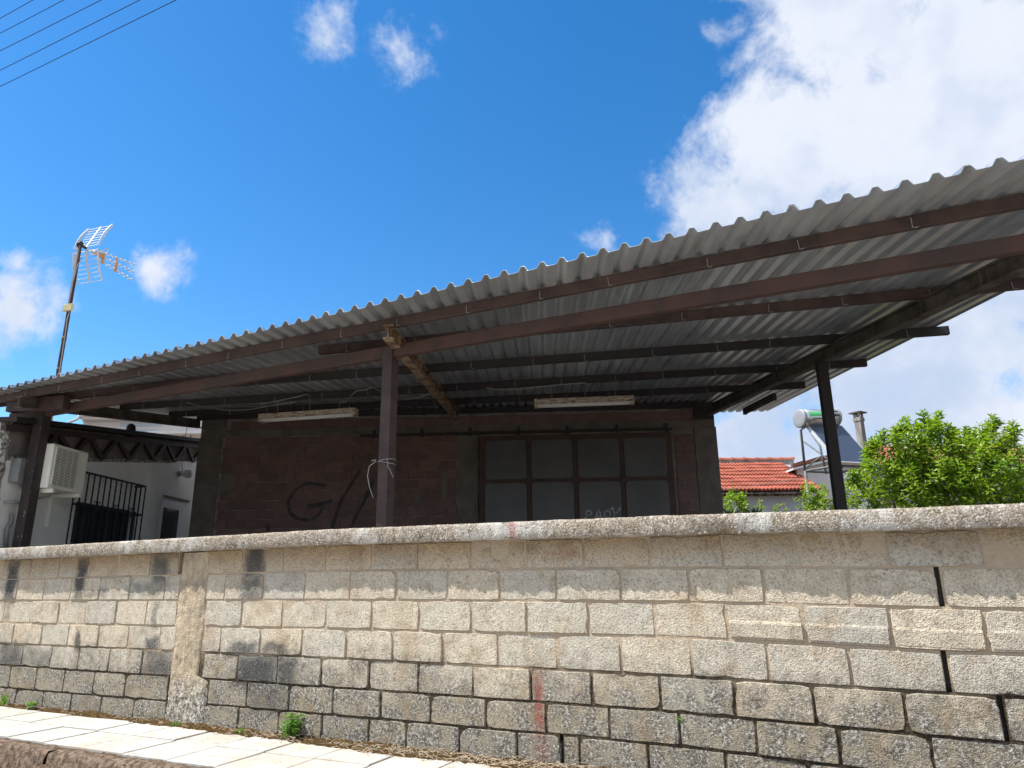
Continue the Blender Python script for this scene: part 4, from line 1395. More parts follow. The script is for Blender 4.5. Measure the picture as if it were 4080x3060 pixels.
# ------------------------------------------------------------------ television aerial
def AV(x, y): return on_store(x, y, 9.3)
mb0 = AV(125, 812)
mtop = AV(166, 522)
aer = thing('television_aerial', (mb0.x, mb0.y, 3.2), 'rusty mast with corner-reflector television aerial and orange plastic clips', 'aerial')
lx, ly = mb0.x, mb0.y
MB().tube([(lx, ly, 3.1), (lx, ly, mtop.z)], 0.028, 10).build('mast', M['mast'], aer, True)
for z in (3.95, 4.25, 4.72):
    MB().tube([(lx, ly, z - .03), (lx, ly, z + .03)], 0.031, 10).build('mast_band', M['steel_rust'], aer, True)
azb_ = math.radians(-10)
Bd = Vec((math.sin(azb_), math.cos(azb_), 0)); Ed = Vec((math.cos(azb_), -math.sin(azb_), 0))
hub = Vec((lx, ly, mtop.z - 0.06)) + Bd * 0.11
MB().tube([Vec((lx, ly, mtop.z - .05)) - Bd * .05, hub], 0.02, 6).tube([(lx, ly, mtop.z - .08), (lx, ly, mtop.z - .02)], 0.045, 10).build('clamp', M['steel_dark'], aer, True)
def reflector(tip, n=8, half=0.235):
    a = hub + Vec((0, 0, .02 if tip.z > 0 else -.04))
    t = thing_part = MB().bar(a, a + tip, 0.022, 0.016).build('reflector', M['aluminium'], aer)
    bow = tip.cross(Ed).normalized()
    if bow.dot(Bd) > 0: bow = -bow
    for i in range(n):
        p = a + tip * ((i + 0.15) / (n - 0.7))
        MB().tube([p - Ed * half, p + Ed * half], 0.0048, 5).build('rod', M['aluminium'], t)
    for sg in (-1, 1):
        b = MB()
        pts = [a + tip * (k / 6) + Ed * half * sg - bow * 0.03 * math.sin(k / 6 * math.pi) * -1 for k in range(7)]
        for k in range(6):
            b.bar(pts[k], pts[k + 1], 0.008, 0.034, up=bow)
        b.build('side_strip', M['aluminium'], t)
reflector(Vec((0, 0, .43)) + Bd * .19)
reflector(Vec((0, 0, -.463)) + Bd * .15)
for (z0, z1, bl) in ((0.055, 0.14, 0.915), (0.0, 0.005, 0.92), (-0.07, -0.139, 0.90)):
    a = hub + Bd * 0.2 + Vec((0, 0, z0)); c = hub + Bd * bl + Vec((0, 0, z1))
    bm = MB().bar(a, c, 0.016, 0.016).build('boom', M['aluminium'], aer)
    for i in range(8):
        p = a + (c - a) * ((i + 0.5) / 8)
        MB().tube([p - Ed * .045, p + Ed * .045], 0.004, 5).build('director', M['aluminium'], bm)
MB().bar(hub, hub + Bd * 0.3, 0.03, 0.02).build('boom_arm', M['aluminium'], aer)
b = MB()
b.box(hub + Bd * .22, Bd * .07, Ed * .03, Z * .028)
bevel(b.build('feed_box', M['orange'], aer), 0.008)
for bb, h in ((0.31, 0.10), (0.56, 0.115)):
    bevel(MB().box(hub + Bd * bb + Vec((0, 0, -.012 * bb * 4)), Bd * .022, Ed * .016, Z * h).build('clip', M['orange'], aer), 0.008)
b = MB()
for sg in (-1, 1):
    c0 = hub + Bd * .23 + Ed * .05 * sg + Vec((0, 0, .035))
    b.tube([c0, c0 + Ed * .05 * sg + Vec((0, 0, .05)), c0 + Ed * .11 * sg + Vec((0, 0, .055)), c0 + Ed * .13 * sg + Vec((0, 0, .02)), c0 + Ed * .1 * sg + Vec((0, 0, -.02)), c0 + Ed * .02 * sg + Vec((0, 0, -.02))], 0.006, 5)
b.build('dipole', M['aluminium'], aer, True)
p = AV(150, 667)
bevel(MB().box((lx + .03, ly - .035, p.z), Ed * .085, Bd * .02, Z * .05).build('amplifier_box', M['box_yellow'], aer), 0.005)
b = MB()
b.tube([hub + Vec((0, 0, -.03)), Vec((lx + .06, ly - .02, hub.z - .35)), Vec((lx + .03, ly - .03, hub.z - .6)), Vec((lx + .02, ly - .03, p.z + .05))], 0.006, 5)
b.tube([Vec((lx + .08, ly - .03, p.z - .05)), Vec((lx + .05, ly - .03, p.z - .17)), Vec((lx + .04, ly - .02, p.z - .3)), Vec((lx + .07, ly - .02, 3.6)), Vec((lx + .05, ly, 3.3))], 0.006, 5)
b.build('lead', M['cable'], aer, True)

# ------------------------------------------------------------------ overhead wires along the street
marks = [((0, 40), (75, 0)), ((0, 72), (150, 0)), ((0, 110), (240, 0)), ((0, 152), (325, 0)), ((0, 187), (408, 0))]
ords = ['uppermost', 'second from the top', 'middle one', 'second from the bottom', 'lowest']
for (a, c), od in zip(marks, ords):
    A_, B_ = on_front(*a, -1.0), on_front(*c, -1.0)
    d = (B_ - A_) / (B_.x - A_.x)
    pts = []
    for k in range(25):
        x = -30 + k * 2.5
        z = A_.z + d.z * 0.7 * (x - A_.x) + 0.0012 * (x - A_.x) ** 2
        pts.append((x, -1.0, z))
    tag(MB().tube(pts, 0.0036, 5).build('overhead_wire', M['wire_black']), 'black overhead wire at the top left, ' + od + ' of five', 'wire', 'overhead wires crossing the top left corner')

# ------------------------------------------------------------------ pale house beyond the side house
far = thing('pale_house', tuple(at_depth(290, 1200, 24)), 'pale house with a white gutter seen between girder and canopy', 'building')
FD = 24.0
def c5(x, y): return (270 + 0.2396 * x) * .54216, (1560 + 0.2396 * y) * .54216
def FP(x, y, d=0): return at_depth(*c5(x, y), FD + d)
tl, tr = FP(268, 440), FP(2600, 560)
def fbox(x0, y0, x1, y1, d0, d1, name, mat, par=far):
    p = FP(x0, y0, d0); q_ = FP(x1, y1, d0)
    r0, r1 = (p - GROUND).dot(RH), (q_ - GROUND).dot(RH)
    return MB().box(GROUND + RH * (r0 + r1) / 2 + FH * (FD + (d0 + d1) / 2) + Vec((0, 0, (p.z + q_.z) / 2)), RH * (r1 - r0) / 2, FH * (d1 - d0) / 2, Z * abs(p.z - q_.z) / 2).build(name, mat, par)
fbox(272, 400, 2600, 2200, 0.0, 5.0, 'wall', M['wall_pale'])
fbox(225, 340, 2650, 432, -0.35, 5.2, 'roof_fascia', M['wall_pale'])
fbox(205, 330, 2650, 385, -0.45, -0.36, 'gutter', M['white_pvc'])
fbox(245, 435, 2600, 468, -0.12, 0.3, 'cornice', M['trim_blue'])
fbox(880, 525, 1560, 578, -0.02, 0.06, 'window', M['trim_blue'])
fbox(1050, 636, 1500, 660, -0.03, 0.06, 'window', M['trim_blue'])
fbox(1300, 655, 2600, 690, -0.9, -0.05, 'balcony_slab', M['wall_white'])
for k in range(5):
    fbox(1560 + k * 120, 690, 1566 + k * 120, 760, -0.6, -0.55, 'baluster', M['steel_grey'])
b = MB()
b.tube([FP(200, 375, -.4), FP(185, 440, -.4), FP(150, 460, -.4), FP(20, 515, -.4)], 0.045, 8)
b.build('downpipe', M['white_pvc'], far, True)
# ------------------------------------------------------------------ low house with red tiled roof
def D(r, d, z): return GROUND + RH * r + FH * d + Vec((0, 0, z))
def rdz(p):
    q_ = p - GROUND
    return q_.dot(RH), q_.dot(FH), p.z
def c3(x, y): return (2860 + 0.2532 * x) * .54216, (1780 + 0.2532 * y) * .54216
ED, RD = 19.6, 22.4
el, er = rdz(at_depth(*c3(0, 690), ED)), rdz(at_depth(*c3(1590, 690), ED))
rl, rr_ = rdz(at_depth(*c3(0, 262), RD)), rdz(at_depth(*c3(1190, 262), RD))
ez, rz = er[2], rr_[2]
R0 = el[0] - 3.0
R1e = er[0]
low = thing('tiled_house', tuple(D(er[0] - 2, ED + 1, 0)), 'low blue-grey house with a bright red tiled roof behind the yard', 'building')
MB().box(D((R0 + R1e) / 2 - .1, ED + 0.35 + 2.4, (ez - 0.097) / 2), RH * (R1e - R0) / 2, FH * 2.4, Z * (ez - 0.097) / 2).build('wall', M['wall_blue_grey'], low)
MB().box(D((R0 + R1e) / 2 - .1, ED + 0.30 + .2, ez - 0.03), RH * (R1e - R0) / 2, FH * 0.2, Z * 0.065).build('open_brick_course', M['hollow_row'], low)
# deck under the tiles
MB().hexa([D(R0, ED, ez - .07), D(R1e, ED, ez - .07), D(R1e, RD, rz - .07), D(R0, RD, rz - .07), D(R0, ED, ez - .03), D(R1e, ED, ez - .03), D(R1e, RD, rz - .03), D(R0, RD, rz - .03)]).build('roof_deck', M['hollow_row'], low)
ROWS = 8
TW = 0.20
def roof_tile_mesh(w, L, th, waves, mat, name='roof_tile'):
    b = MB()
    n = 8 * waves
    vs, fs = [], []
    for i in range(n + 1):
        x = -w / 2 + w * i / n
        h = 0.032 * (0.5 + 0.5 * math.cos(i / n * waves * 2 * math.pi))
        for (y, dz) in ((0.0, 0.0), (0.0, th), (L, th * 0.4), (L, -.01)):
            vs.append((x, y, h + dz))
    for i in range(n):
        for k in range(4):
            fs.append((i * 4 + k, i * 4 + (k + 1) % 4, (i + 1) * 4 + (k + 1) % 4, (i + 1) * 4 + k))
    fs += [(0, 1, 2, 3), (n * 4 + 3, n * 4 + 2, n * 4 + 1, n * 4)]
    return b.add(vs, fs).mesh(name, mat)
run = math.hypot(RD - ED, rz - ez)
gauge = run / ROWS
pitch = math.atan2(rz - ez, RD - ED)
TMESH = [roof_tile_mesh(0.42, gauge * 1.12, 0.06, 4, M['roof_tile']) for _ in range(1)]
RM = Matrix.Rotation(YAW, 4, 'Z') @ Matrix.Rotation(pitch, 4, 'X')
for row in range(ROWS):
    t = row / ROWS
    d = ED - 0.04 + (RD - ED) * t
    z = ez + (rz - ez) * t
    x = R1e + 0.05
    while x > el[0] - 0.9:
        mw = Matrix.Translation(D(x - 0.21, d + rnd(-.012, .012), z + rnd(-.006, .006))) @ RM @ Matrix.Rotation(rnd(-.008, .008), 4, 'Z')
        inst('roof_tile', TMESH[0], low, mw)
        x -= 0.42
# ridge
MB().box(D((R0 + rr_[0]) / 2 , RD + .02, rz + 0.06), RH * (rr_[0] - R0) / 2, FH * 0.10, Z * 0.08).build('ridge_bed', M['ridge_mortar'], low)
b = MB()
n = 8
vs = []
for j, (x, s) in enumerate(((0.0, 0.115), (0.36, 0.100), (0.37, 0.13), (0.43, 0.13))):
    for i in range(n + 1):
        t = math.pi * i / n
        vs.append((x, math.cos(t) * s, math.sin(t) * s * 0.8))
fs = [(j * (n + 1) + i, j * (n + 1) + i + 1, (j + 1) * (n + 1) + i + 1, (j + 1) * (n + 1) + i) for j in range(3) for i in range(n)]
RIDGE = b.add(vs, fs).mesh('ridge_tile', M['roof_tile'], True)
x = rr_[0] - 0.40
while x > rl[0] - 0.6:
    inst('ridge_tile', RIDGE, low, Matrix.Translation(D(x, RD + .02, rz + 0.115 + rnd(-.008, .008))) @ Matrix.Rotation(YAW, 4, 'Z') @ Matrix.Rotation(rnd(-.02, .03), 4, 'Y'))
    x -= 0.385

# ------------------------------------------------------------------ white house to the right of it
wd = 20.6
wh = thing('white_house', tuple(D(8.2, wd + 2, 0)), 'white rendered house with sloping verge behind the water heater', 'building')
a_, b_ = rdz(at_depth(*c3(1180, 300), wd)), rdz(at_depth(*c3(1760, 160), wd))
wl_, wr_ = rdz(at_depth(*c3(1235, 300), wd + .3))[0], b_[0] + 0.2
sl = (b_[2] - a_[2]) / (b_[0] - a_[0])
def zv(r): return a_[2] + sl * (r - a_[0])
apex = b_[0] + 0.12
poly = [(wl_, 0), (2 * apex - wl_, 0), (2 * apex - wl_, zv(wl_) - .12), (apex, zv(apex) - .12), (wl_, zv(wl_) - .12)]
n = len(poly)
vs = [D(r, wd + .3, z) for r, z in poly] + [D(r, wd + 6, z) for r, z in poly]
MB().add(vs, [tuple(range(n)), tuple(range(2 * n - 1, n - 1, -1))] + [(k, (k + 1) % n, n + (k + 1) % n, n + k) for k in range(n)]).build('wall', M['wall_white'], wh)
for s_ in (0, 1):
    r0, r1 = (a_[0], apex) if s_ == 0 else (2 * apex - a_[0], apex)
    MB().hexa([D(r0, wd, zv(a_[0]) - .12), D(r1, wd, zv(apex) - .12), D(r1, wd + 6.3, zv(apex) - .12), D(r0, wd + 6.3, zv(a_[0]) - .12),
               D(r0, wd, zv(a_[0]) - .06), D(r1, wd, zv(apex) - .06), D(r1, wd + 6.3, zv(apex) - .06), D(r0, wd + 6.3, zv(a_[0]) - .06)]).build('verge_board', M['white_pvc'], wh)
    # tiles seen edge-on along the verge
    k = 0
    L = math.hypot(r1 - r0, zv(apex) - zv(a_[0]))
    cnt = int(L / 0.36)
    for i in range(cnt):
        t = (i + 0.5) / cnt
        r = r0 + (r1 - r0) * t
        z = zv(a_[0]) + (zv(apex) - zv(a_[0])) * t - 0.01
        ang = math.atan2(zv(apex) - zv(a_[0]), r1 - r0)
        mw = Matrix.Translation(D(r, wd + 0.05, z)) @ Matrix.Rotation(YAW, 4, 'Z') @ Matrix.Rotation(-ang if s_ == 0 else -(ang + math.pi) * -1 * -1, 4, 'Y')
        bb = MB()
        bb.box((0, 0.35, 0.0), (0.21, 0, 0.012), (0, 0.4, 0), (0, 0, 0.022)).box((0, 0.02, 0.05), (0.20, 0, 0.014), (0, 0.07, 0), (0, 0, 0.03))
        inst('verge_tile', bb.mesh('verge_tile', M['roof_tile_old']), wh, mw)

# ------------------------------------------------------------------ house with chimney behind the shrub
HD = 25.0
back = thing('back_house', tuple(D(14, HD + 2, 0)), 'house with faded red tile roof half hidden behind the shrub', 'building')
hl = rdz(at_depth(3390 * .54216, 1752 * .54216, HD + 3)); hr = rdz(at_depth(4300 * .54216, 1772 * .54216, HD + 3))
zE = rdz(at_depth(4060 * .54216, 1851 * .54216, HD))[2]
zR = hr[2]
h0, h1 = hl[0] - 1.5, hr[0] + 4
MB().box(D((h0 + h1) / 2, HD + 3.3, (zE - .1) / 2), RH * (h1 - h0) / 2, FH * 3.0, Z * (zE - .1) / 2).build('wall', M['wall_pale'], back)
MB().hexa([D(h0 - .2, HD, zE - .05), D(h1, HD, zE - .05), D(h1, HD + 3, zR - .05), D(h0 + 1.2, HD + 3, zR - .05), D(h0 - .2, HD, zE), D(h1, HD, zE), D(h1, HD + 3, zR), D(h0 + 1.2, HD + 3, zR)]).build('roof_deck', M['hollow_row'], back)
p2 = math.atan2(zR - zE, 3.0)
g2 = math.hypot(3.0, zR - zE) / 8
TM3 = roof_tile_mesh(0.66, g2 * 1.15, 0.05, 3, M['roof_tile_old'])
for row in range(8):
    t = row / 8
    x = h1 - 0.33
    while x > h0 + 1.3 * t:
        px = (x * 0 + x)
        # only where the shrub leaves the roof in sight
        if x < hl[0] + 3.0 or x > rdz(at_depth(3940 * .54216, 1800 * .54216, HD))[0]:
            if x < rdz(at_depth(4180 * .54216, 1800 * .54216, HD))[0]:
                inst('roof_tile', TM3, back, Matrix.Translation(D(x, HD - .03 + 3 * t, zE + (zR - zE) * t)) @ Matrix.Rotation(YAW, 4, 'Z') @ Matrix.Rotation(p2, 4, 'X'))
        x -= 0.66
MB().tube([D(h0, HD - .08, zE - .03), D(h1, HD - .08, zE - .03)], 0.09, 8).build('gutter', M['steel_grey'], back, True)
# chimney
CD = 24.0
cb = rdz(at_depth(3428 * .54216, 1700 * .54216, CD))
def cz(y): return rdz(at_depth(3428 * .54216, y * .54216, CD))[2]
chm = thing('chimney', tuple(D(cb[0], CD, cz(1790))), 'tall grey rendered chimney with flat slab cap', 'chimney')
CA = math.radians(32) + YAW
cx_, cy_ = Vec((math.cos(CA), math.sin(CA), 0)), Vec((-math.sin(CA), math.cos(CA), 0))
ctr = D(cb[0] - .02, CD, 0)
def cbox(z0, z1, h, name, mat, h2=None):
    h2 = h2 or h
    c = ctr
    vs = [c + cx_ * (sx * h) + cy_ * (sy * h) + Vec((0, 0, z0)) for sx, sy in ((-1, -1), (1, -1), (1, 1), (-1, 1))] + [c + cx_ * (sx * h2) + cy_ * (sy * h2) + Vec((0, 0, z1)) for sx, sy in ((-1, -1), (1, -1), (1, 1), (-1, 1))]
    return MB().hexa(vs).build(name, mat, chm)
cbox(cz(1860), cz(1678), 0.115, 'shaft', M['chimney'], 0.108)
cbox(cz(1679), cz(1665), 0.135, 'collar', M['chimney'], 0.13)
for sx in (-1, 1):
    for sy in (-1, 1):
        c = ctr + cx_ * sx * .085 + cy_ * sy * .085
        MB().box(c + Vec((0, 0, (cz(1665) + cz(1648)) / 2)), cx_ * .028, cy_ * .028, Z * (cz(1648) - cz(1665)) / 2).build('flue_post', M['chimney'], chm)
cbox(cz(1648), cz(1643.5), 0.21, 'cap_slab', M['slate'], 0.215)

# ------------------------------------------------------------------ solar water heater on its stand
def c6(x, y): return (3100 + 0.3194 * x) * .54216, (1550 + 0.3194 * y) * .54216
SD = 17.0
ctl, ctr_ = at_depth(*c6(335, 438), SD), at_depth(*c6(782, 438), SD + 0.34)
Td = (ctr_ - ctl)
Td.z = 0
CWd = Td.length
Td.normalize()                                                   # along the tank
Fd = Vec((Td.y, -Td.x, 0))                      # the way the collector faces
k0 = at_depth(*c6(262, 368), SD - 0.02)
heater = thing('solar_water_heater', (k0.x + .5, k0.y, 0), 'solar water heater with steel tank and dark collector on a steel stand', 'water heater')
rad, TL = 0.225, CWd * 1.02
Face = Fd
Tk = (Td + Vec((0, 0, 0.075))).normalized()
def cyl(a, c, r, n=28, rings=None):
    b = MB()
    ax = (c - a).normalized()
    return b.tube([a, c], r, n)
tk = MB()
tk.tube([k0 + Tk * .04, k0 + Tk * (TL - .04)], rad, 30)
tank = tk.build('tank', M['tank_steel'], heater, True)
for s_, a in ((-1, k0), (1, k0 + Tk * TL)):
    MB().tube([a + Td * .055 * -s_, a - Td * 0.0 * s_, a + Td * .012 * s_, a + Td * .016 * s_], [rad + .006, rad + .006, rad * .93, rad * .5], 30).build('tank_end', M['tank_end'], heater, True)
# label wrapped on the tank
def wrap(a0, a1, s0, s1, r, name, mat):
    n = 8
    vs = []
    for i in range(n + 1):
        t = math.radians(a0 + (a1 - a0) * i / n)
        off = Fd * math.cos(t) * r + Z * math.sin(t) * r
        vs += [k0 + Tk * s0 + off, k0 + Tk * s1 + off]
    return MB().add(vs, [(2 * i, 2 * i + 1, 2 * i + 3, 2 * i + 2) for i in range(n)]).build(name, mat, tank)
wrap(0, 34, 0.13, TL - .2, rad + .003, 'label', M['tank_green'])
wrap(-2, 36, TL - .29, TL - .075, rad + .005, 'label', M['tank_black'])
cu = bpy.data.curves.new('label_text', 'FONT')
cu.body = 'rte'
cu.size = 0.115
tmp = bpy.data.objects.new('tmp_text', cu)
COL.objects.link(tmp)
bpy.context.view_layer.update()
me = bpy.data.meshes.new_from_object(tmp.evaluated_get(bpy.context.evaluated_depsgraph_get()))
bpy.data.objects.remove(tmp)
for v in me.vertices:
    x, y = v.co.x, v.co.y
    t = math.radians(11) + y / rad
    v.co = k0 + Tk * (TL - .22 + x) + Fd * math.cos(t) * (rad + .008) + Z * math.sin(t) * (rad + .008)
me.materials.append(M['tank_text'])
attach_o = bpy.data.objects.new('label_text', me)
COL.objects.link(attach_o)
attach(attach_o, tank)
# collector
t0 = ctl
down = at_depth(*c6(620, 918), SD - 0.95) - ctl
down = down - Td * down.dot(Td)
cn = Td.cross(down).normalized()
if cn.dot(Fd) < 0: cn = -cn
MB().box(t0 + Td * CWd / 2 + down / 2, Td * CWd / 2, down / 2, cn * 0.04).build('collector_frame', M['aluminium'], heater)
dn = down.normalized()
MB().box(t0 + Td * CWd / 2 + down / 2 + cn * 0.0412, Td * (CWd / 2 - .03), dn * (down.length / 2 - .03), cn * 0.002).build('collector_glass', M['collector'], heater)
# stand
zb = k0.z - 1.28
backL = k0 + Td * .06 + Vec((0, 0, -rad)); backR = k0 + Td * (TL - .06) + Vec((0, 0, -rad))
fL = t0 + down + Td * .05; fR = t0 + down + Td * (CWd - .05)
def leg(pts, r=0.022, nm='stand_bar'):
    MB().tube(pts, r * 1.25, 8).build(nm, M['steel_grey'], heater, True)
for bk, fr in ((backL, fL), (backR, fR)):
    base_b = Vec((bk.x, bk.y, zb)) - Fd * .08
    base_f = Vec((fr.x, fr.y, zb)) - Fd * .1
    leg([bk + Fd * .12, bk - Fd * .06 + Vec((0, 0, -.05)), base_b], 0.024)
    leg([t0 + (Td * .05 if bk is backL else Td * (CWd - .05)) + Vec((0, 0, -.05)), (bk + base_f) / 2 + Fd * .03, base_b * .35 + base_f * .65 + Vec((0, 0, -.15))], 0.02)
    leg([base_b, base_f], 0.024)
    leg([bk + Vec((0, 0, -.35)), base_f], 0.016)
    leg([base_b + Vec((0, 0, .05)), (bk + fr) / 2 + Vec((0, 0, -.25))], 0.014)
    leg([fr, base_f], 0.02)
    for q_ in (base_b, base_f):
        leg([q_, Vec((q_.x, q_.y, 0))], 0.028, 'stand_post')
leg([Vec((backL.x, backL.y, zb)) - Fd * .08, Vec((backR.x, backR.y, zb)) - Fd * .08], 0.024)
leg([Vec((fL.x, fL.y, zb)) - Fd * .1, Vec((fR.x, fR.y, zb)) - Fd * .1], 0.024)
# pipes
b = MB()
p = k0 + Td * .62 + Fd * (rad * .98)
b.tube([k0 + Td * .64 + Fd * rad * .97 + Vec((0, 0, .02)), k0 + Td * .5 + Fd * (rad + .03) + Vec((0, 0, -.01)), k0 + Td * .25 + Fd * (rad + .02) + Vec((0, 0, -.03)), k0 + Td * .12 + Fd * (rad + .01) + Vec((0, 0, -.08)), k0 + Td * .08 + Fd * (rad) + Vec((0, 0, -.2))], 0.018, 7)
b.build('pipe', M['steel_grey'], heater, True)
# clothes line towards the store
tag(MB().tube([at_depth(*c3(90, 680), 14.0), at_depth(*c3(700, 590), 15.2), at_depth(*c3(1400, 480), 16.6)], 0.006, 5).build('clothes_line', M['cable']), 'thin pale line slanting across the red tiled roof', 'wire')
# ------------------------------------------------------------------ plants
def leaf(b, p, d, L, w, rr, droop=0.25, fold=0.25):
    d = d.normalized()
    s = d.cross(Z)
    if s.length < 0.1: s = d.cross(Vec((1, 0, 0)))
    s.normalize()
    roll = rr.uniform(-.7, .7)
    n = s.cross(d)
    s = s * math.cos(roll) + n * math.sin(roll)
    n = s.cross(d).normalized()
    if n.z < 0: n = -n
    m = p + d * L * .45 - n * w * fold
    t = p + d * L - Vec((0, 0, droop * L))
    l = p + d * L * .42 + s * w / 2
    r = p + d * L * .42 - s * w / 2
    l2 = p + d * L * .72 + s * w * .36 - Vec((0, 0, droop * L * .4))
    r2 = p + d * L * .72 - s * w * .36 - Vec((0, 0, droop * L * .4))
    m2 = p + d * L * .74 - n * w * fold * .6 - Vec((0, 0, droop * L * .4))
    b.add([p, l, m, r, l2, m2, r2, t], [(0, 2, 1), (0, 3, 2), (1, 2, 5, 4), (2, 3, 6, 5), (4, 5, 7), (5, 6, 7)])
def shoot(bl, bs, p, d, L, nl, ll, lw, rr, spread=1.0):
    d = d.normalized()
    pts = [p]
    cur = Vec(p)
    for i in range(4):
        d = (d + Vec((rr.uniform(-.12, .12), rr.uniform(-.12, .12), rr.uniform(-.02, .14)))).normalized()
        cur = cur + d * L / 4
        pts.append(Vec(cur))
    bs.tube(pts, [0.006, 0.005, 0.004, 0.003, 0.002], 4, False)
    s = d.cross(Z)
    if s.length < .1: s = Vec((1, 0, 0))
    s.normalize()
    n = s.cross(d)
    ph = rr.uniform(0, 6.28)
    for i in range(nl):
        t = (i + 0.5) / nl
        q = pts[int(t * 4)] + (pts[min(int(t * 4) + 1, 4)] - pts[int(t * 4)]) * (t * 4 - int(t * 4))
        a = ph + i * 2.4
        up = 0.25 + 0.6 * t
        ld = (s * math.cos(a) + n * math.sin(a)) * spread + d * up + Vec((0, 0, .1))
        k = (1.0 - 0.45 * t) * rr.uniform(.8, 1.2)
        leaf(bl, q, ld, ll * k, lw * k, rr, rr.uniform(.1, .4))

# the big shrub right of the canopy
SHD = 11.6
rr = random.Random(21)
sc = at_depth(1990, 1060, SHD)
shrub = thing('leafy_shrub', (sc.x, sc.y, 0), 'large bright green leafy shrub with upright shoots at the right', 'shrub')
bl, bs = MB(), MB()
def c66(x, y): return (3360 + 0.3255 * x) * .54216, (1640 + 0.3255 * y) * .54216
# body of the crown as heaps (mark, radius m)
heaps = [((400, 500), .11), ((520, 650), .25), ((700, 540), .30), ((930, 370), .20), ((1140, 300), .17), ((1310, 370), .17), ((1120, 580), .42), ((1500, 590), .34), ((1760, 470), .22), ((1900, 590), .27), ((1650, 780), .5),
         ((2040, 850), .36), ((900, 800), .48), ((480, 900), .32), ((270, 940), .16), ((700, 980), .42), ((1250, 900), .48), ((1800, 1000), .5), ((2250, 970), .36), ((1300, 1150), .5), ((900, 1150), .4), ((2000, 1200), .5), ((300, 1120), .16),
         ((760, 350), .12), ((1520, 410), .12), ((1800, 320), .12), ((2070, 330), .10), ((2400, 1130), .4), ((560, 480), .18)]
H3 = []
for (mk, r) in heaps:
    H3.append((at_depth(*c66(*mk), SHD + rr.uniform(-.3, .3)), r * 1.22))
trunk_top = []
for (c, r) in H3:
    nsh = int((34 + 24 * rr.random()) * (r / .455) ** 2)
    for i in range(nsh):
        while True:
            q = Vec((rr.uniform(-1, 1), rr.uniform(-1, 1), rr.uniform(-1, 1)))
            if .35 < q.length < 1: break
        p = c + q * r * .9
        d = q.normalized() * .8 + Vec((rr.uniform(-.3, .3), rr.uniform(-.3, .3), .75))
        shoot(bl, bs, p, d, rr.uniform(.12, .26), rr.randint(7, 11), 0.155, 0.060, rr)
# upright leaders
tips = [((985, 20), (990, 260)), ((1170, 30), (1150, 260)), ((1150, 120), (1120, 330)), ((770, 90), (790, 300)), ((700, 190), (760, 330)), ((640, 230), (720, 360)), ((1500, 210), (1510, 420)), ((1540, 240), (1540, 430)), ((1835, 70), (1800, 330)), ((1790, 160), (1780, 380)),
        ((1700, 260), (1720, 450)), ((2080, 165), (2060, 400)), ((2120, 230), (2080, 430)), ((2040, 250), (2040, 440)), ((900, 170), (930, 330)), ((1280, 180), (1250, 330)), ((1370, 240), (1340, 380)), ((500, 270), (520, 430)), ((420, 320), (440, 480)), ((350, 420), (370, 520)), ((300, 500), (350, 570)),
        ((90, 760), (240, 860)), ((70, 870), (230, 930)), ((1890, 140), (1840, 360)), ((1060, 120), (1050, 300)), ((1950, 420), (1930, 560)), ((2000, 330), (2000, 480)), ((1640, 280), (1680, 450))]
for tp, bt in tips:
    a = at_depth(*c66(*bt), SHD + rr.uniform(-.2, .2))
    c = at_depth(*c66(*tp), SHD + rr.uniform(-.2, .2))
    n = 4
    bs.tube([a, (a + c) / 2, c], [0.008, 0.006, 0.003], 5, False)
    for i in range(7):
        p = a + (c - a) * (i / 7.5)
        shoot(bl, bs, p, (c - a).normalized() + Vec((rr.uniform(-.7, .7), rr.uniform(-.7, .7), .1)), rr.uniform(.08, .17), 8, 0.14, 0.054, rr)
    shoot(bl, bs, a + (c - a) * .85, (c - a), .1, 9, 0.145, 0.054, rr, 1.3)
bl.build('crown', M['leaf'], shrub)
bs.build('twigs', M['bark'], shrub)
for (c, r) in H3[::3]:
    a = Vec((sc.x + rr.uniform(-.3, .3), sc.y + rr.uniform(-.2, .2), 0))
    mid = (a + c) / 2 + Vec((rr.uniform(-.1, .1), rr.uniform(-.1, .1), .1))
    MB().tube([a, a + (mid - a) * .5 + Vec((0, 0, .15)), mid, c], [0.035, 0.028, 0.02, 0.008], 7).build('stem', M['bark'], shrub, True)

# vines in front of the blue-grey wall
def vine(cen, marks, r, label, d, nper, lw=0.075):
    base = at_depth(*cen, d)
    t = thing('vine', (base.x, base.y, 0), label, 'plant')
    bl, bs = MB(), MB()
    for mk in marks:
        c = at_depth(*c3(*mk), d + rr.uniform(-.15, .15))
        bs.tube([Vec((base.x + rr.uniform(-.1, .1), base.y, 0)), Vec((base.x, base.y, c.z * .6)), c], [0.012, 0.008, 0.003], 5, False)
        for i in range(nper):
            p = c + Vec((rr.uniform(-1, 1), rr.uniform(-1, 1), rr.uniform(-1, 1))) * r
            shoot(bl, bs, p, Vec((rr.uniform(-1, 1), rr.uniform(-1, 1), rr.uniform(.2, 1))), .12, 5, 0.09, lw, rr)
    bl.build('leaves', M['leaf_vine'], t)
    bs.build('stems', M['bark'], t)
    return t
vine((1595, 1130), [(150, 900), (210, 960), (280, 780), (330, 760), (300, 880), (350, 950), (370, 830), (420, 1020), (180, 1040), (260, 1040), (420, 900)], .14, 'pale green vine climbing beside the brick store corner', 14.5, 7)
vine((1640, 1130), [(640, 930), (690, 1000), (650, 1040)], .06, 'small vine sprig on a thin stick against the blue-grey wall', 14.5, 2)
